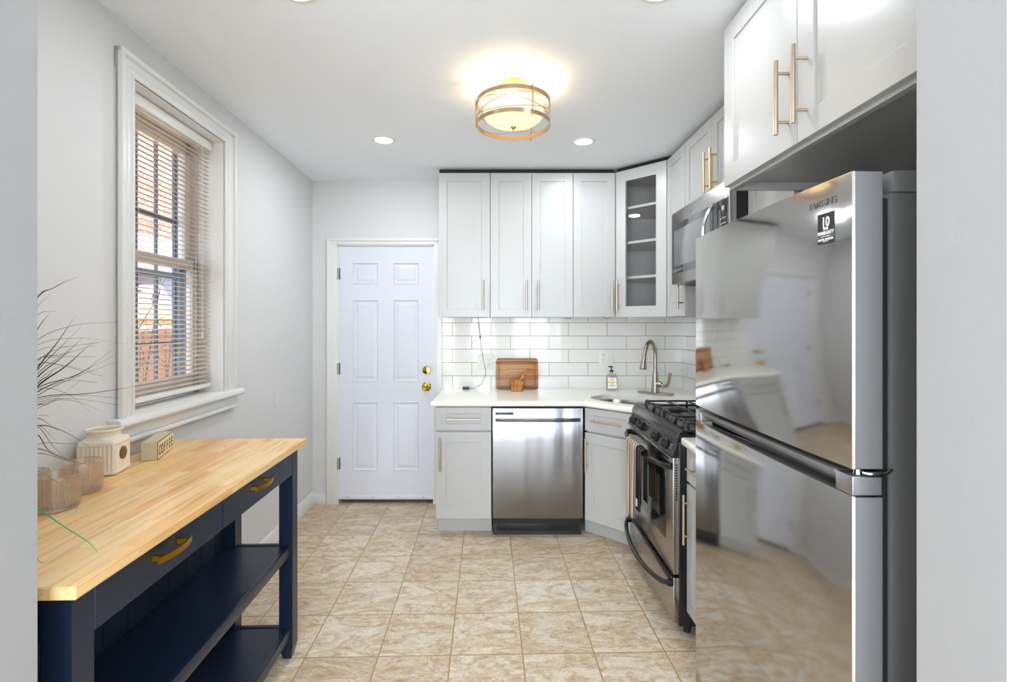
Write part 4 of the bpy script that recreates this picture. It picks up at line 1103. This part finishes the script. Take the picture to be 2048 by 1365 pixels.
m = MB(); m.box(-.034, .034, -.0266, -.0262, .060, .069); m.build('label_band', mat('label_yellow', lin(226, 196, 96), .5), lm)
m = MB(); m.box(-.025, .025, -.0266, -.0262, .036, .040).text('hand soap', at(0, -.0264, .050) @ XZ, .009, depth=.0002).lathe([(.009, 0), (.011, 0), (.011, .0004), (.009, .0004), (.009, 0)], n=20, mtx=at(0, -.0262, .084) @ Matrix.Rotation(PI/2, 4, 'X'))
m.bm.free(); m = MB(); m.box(-.025, .025, -.0266, -.0262, .036, .0395).box(-.016, .016, -.0266, -.0262, .050, .0515).box(-.010, .010, -.0266, -.0262, .0545, .056)
m.lathe([(.008, 0), (.010, 0), (.010, .0004), (.008, .0004), (.008, 0)], n=20, mtx=at(0, -.0262, .084) @ Matrix.Rotation(PI/2, 4, 'X')); m.build('label_print', mat('label_ink', lin(70, 76, 92), .5), lm)
m = MB(); m.cyl((0, 0, .140), (0, 0, .156), .0135, 16).cyl((0, 0, .156), (0, 0, .178), .004, 10).box(-.024, .010, -.008, .008, .176, .186, .003); m.build('pump', mat('pump_black', (.02, .02, .02), .35), q)
# outlets
slot_m = mat('slot_dark', (.02, .02, .02), .5)
def duplex(m2, x, z):
    for s in (-1, 1):
        zc = z+s*.0195
        m2.box(x-.0085, x-.0060, -.0098, -.0085, zc-.001, zc+.007).box(x+.0055, x+.0080, -.0098, -.0085, zc, zc+.006).cyl((x, -.0088, zc-.009), (x, -.0098, zc-.009), .0025, 8)
def plate(name, label, x, z, w_, duplex_x, other_x, kind):
    q = thing(name, label, 'outlet', (x, BY-.010, z))
    m = MB(); m.box(-w_/2, w_/2, -.005, 0, -.058, .058, .002); m.build('cover_plate', white_pl, q)
    m = MB()
    if kind == 'gfci': m.box(duplex_x-.017, duplex_x+.017, -.0085, -.004, -.034, .034, .001)
    else:
        for s in (-1, 1): m.box(duplex_x-.016, duplex_x+.016, -.0085, -.004, s*.0195-.014, s*.0195+.014, .004)
    rc_ = m.build('receptacle', white_pl, q); m2 = MB(); duplex(m2, duplex_x, 0); m2.build('slot', slot_m, rc_)
    m = MB(); m.box(other_x-.005, other_x+.005, -.014 if kind == 'gfci' else -.0065, -.004, -.012, .012, .001); m.build('switch', white_pl, q)
plate('wall_outlet', 'white double wall plate with duplex outlet left of the cutting board', -.1135, 1.100, .124, .028, -.035, 'dup')
plate('wall_outlet', 'white wall plate with outlet and switch above the soap bottle', .835, 1.134, .112, -.026, .026, 'gfci')
# LED cord hanging under the cabinet
q = thing('power_cord', 'thin black cord with a plug hanging from under the wall cabinets', 'cord', (0, 0, 0))
yy = 3.90
def wp(px, py, Y): return ((px-1000)/1000*Y, Y, 1.4-(py-648)/1000*Y)
m = MB(); m.tube(spline([(wp(956, 638, 3.88)[0], 3.88, 1.452), wp(957, 650, 3.89), wp(960, 668, yy), wp(961, 684, yy), wp(963, 700, 3.915), wp(969, 730, 3.925), wp(971, 748, 3.925), wp(965, 765, 3.915), wp(952, 776, 3.90), (wp(940, 777, 3.895)[0], 3.895, CT+.006)], 7), .0017, 6)
m.build('cable', blackr_m, q)
m = MB(); m.tube([wp(957, 645, 3.887), wp(958.5, 658, 3.893), wp(960, 670, 3.899)], .0022, 6); m.build('red_wire', mat('red_wire', lin(140, 50, 50), .5), q)
m = MB(); x_ = wp(932, 777, 3.895)[0]; m.box(x_-.025, x_+.026, 3.883, 3.907, CT+.0005, CT+.018, .003); m.build('plug', blackr_m, q)
m = MB(); m.lathe([(0, -.006), (.0045, -.005), (.0045, .012), (0, .014)], wp(960, 676, yy), 10); m.build('connector', blackr_m, q)
tag(B(.93, 1.20, 3.62, 3.66, 1.4365, 1.4505, .002).build('light_bar', white_pl), 'slim white light bar under the glass corner cabinet', 'light')
for lab_, (a, b_) in (('short loop of thin wire under the middle wall cabinets', (1125, 1146)), ('short loop of thin wire under the narrow wall cabinet', (1205, 1223))):
    m = MB(); Yk = 3.70
    m.tube(spline([((a-1000)/1000*Yk, Yk, 1.452), ((a*.7+b_*.3-1000)/1000*Yk, Yk, 1.440), ((a*.3+b_*.7-1000)/1000*Yk, Yk, 1.438), ((b_-1000)/1000*Yk, Yk, 1.452)], 5), .0013, 5)
    tag(m.build('wire_loop', blackr_m), lab_, 'wire')
# round blank plate on the left wall
q = MB().lathe([(0, .005), (.030, .005), (.0345, .003), (.035, 0)], n=32, mtx=Matrix.Rotation(PI/2, 4, 'Y')).build('blank_cover_plate', wall_m)
x_, y_ = WLw(.0005, 3.255); q.location = (x_, y_, .897); q.rotation_euler.z = WA
tag(q, 'small round cover cap on the left wall right of the window', 'wall cap')

# ================================================================== outside the window
brick_m = mat('brick_wall', (.5, .3, .25), .85); t = NT(brick_m)
tc = t.n('ShaderNodeTexCoord'); sp = t.n('ShaderNodeSeparateXYZ'); cb = t.n('ShaderNodeCombineXYZ'); t.l(tc.outputs['Object'], sp.inputs[0])
t.l(sp.outputs[1], cb.inputs[0]); t.l(sp.outputs[2], cb.inputs[1])
br = t.n('ShaderNodeTexBrick', i_Scale=1.0); br.inputs['Brick Width'].default_value = .21; br.inputs['Row Height'].default_value = .072; br.inputs['Mortar Size'].default_value = .007
br.inputs['Color1'].default_value = (*lin(116, 68, 56), 1); br.inputs['Color2'].default_value = (*lin(140, 92, 80), 1); br.inputs['Mortar'].default_value = (*lin(146, 138, 130), 1)
t.l(cb.outputs[0], br.inputs['Vector']); t.l(br.outputs['Color'], t.b.inputs['Base Color'])
ground_m = paint('ground', lin(150, 140, 120), .9)
struct(B(-14, -1.75, -4, 22, -.75, -.65).build('ground', ground_m), 'bare yard ground outside', 'ground')
h_ = thing('brick_house', 'red brick neighbouring house seen through the window blinds', 'house', (-5.6, 0, -.65))
B(-.5, 0, 2.0, 16, 0, 8).build('brick_wall', brick_m, h_)
for (ya_, yb_, za_, zb_) in ((6.2, 7.2, 3.9, 5.6), (9.2, 10.2, 3.9, 5.6)):
    wf = B(0, .06, ya_, yb_, za_, zb_).build('window', mat('white_trim_out', lin(235, 235, 235), .5), h_)
    B(.055, .07, ya_+.1, yb_-.1, za_+.1, zb_-.1).build('pane', mat('sky_glass', lin(150, 170, 190), .1), wf)
q = thing('shed', 'pale lavender grey shed wall beyond the fence', 'shed', (-4.3, 6.35, -.65))
B(-.9, 0, 0, 2.2, 0, 2.7).build('wall', mat('shed_siding', lin(124, 128, 146), .7), q)
MB().prism([(-1.1, 2.68), (.2, 2.68), (.2, 2.76), (-.45, 3.25), (-1.1, 2.76)], -.15, 2.4, axis='y').build('roof', mat('shed_roof', lin(214, 212, 208), .7), q)
def fence(label, x, ya_, yb_, top, col, bw_=.14):
    q = thing('wooden_fence', label, 'fence', (x, 0, -.65)); fm = mat('fence_'+str(x), col, .8); t2 = NT(fm)
    t2.l(t2.mix(.5, col, t2.ramp(t2.noise(t2.coords(scale=(3, 7.1, .3)), 2.0, 3), [(.3, tuple(c*.6 for c in col)), (.7, tuple(min(1, c*1.3) for c in col))])), t2.b.inputs['Base Color'])
    m = MB(); y = ya_
    while y < yb_:
        m.box(0, .02, y, y+bw_-.008, 0, top+.65+.01*math.sin(y*31)); y += bw_
    m.build('boards', fm, q)
    m = MB(); m.box(.02, .06, ya_, yb_, top+.65-.16, top+.65-.07).box(.02, .06, ya_, yb_, .3, .39); m.build('rail', fm, q)
fence('reddish brown wooden fence outside, the lower and nearer one', -3.0, 2.5, 8.0, 1.345, lin(140, 90, 62))
fence('pale yellow pine fence outside, standing behind the reddish one', -3.8, 4.5, 9.0, 1.60, lin(232, 196, 140))
# shrub with bare branches
q = thing('shrub', 'thin bare shrub with a few leaves outside the window', 'shrub', (-2.55, 3.35, -.65))
m = MB(); lf = MB(); rr = random.Random(5)
for k in range(9):
    a = rr.uniform(-.6, .9); hgt = rr.uniform(1.7, 2.5); P_ = [(0, 0, 0), (.05*math.cos(k), .12*a, hgt*.4), (.1*math.cos(k), .35*a+.08*math.sin(k), hgt*.75), (.12*math.cos(k*2), .65*a, hgt)]
    sp_ = spline(P_, 6); m.tube(sp_, .006, 5, rs=[.011-.008*i/(len(sp_)-1) for i in range(len(sp_))])
    for j in range(8):
        p = sp_[rr.randrange(8, len(sp_))]; e = p+Vector((rr.uniform(-.1, .1), rr.uniform(-.22, .22), rr.uniform(.02, .2)))
        m.tube([p, e], .0028, 4)
        s_ = rr.uniform(.02, .035); u_ = Vector((rr.uniform(-1, 1), rr.uniform(-1, 1), rr.uniform(-1, 1))).normalized(); v_ = u_.orthogonal().normalized()
        lf.loft([[e, e+Vector((.0006, 0, 0)), e+Vector((0, .0006, 0))], [e+u_*s_+v_*s_*.4, e+u_*s_-v_*s_*.4, e+u_*s_+Vector((0, 0, .002))], [e+u_*s_*2, e+u_*s_*2+Vector((.0006, 0, 0)), e+u_*s_*2+Vector((0, 0, .0006))]])
m.build('branch', mat('bark', lin(96, 80, 66), .8), q); lf.build('foliage', mat('shrub_leaf', lin(150, 140, 100), .7), q)
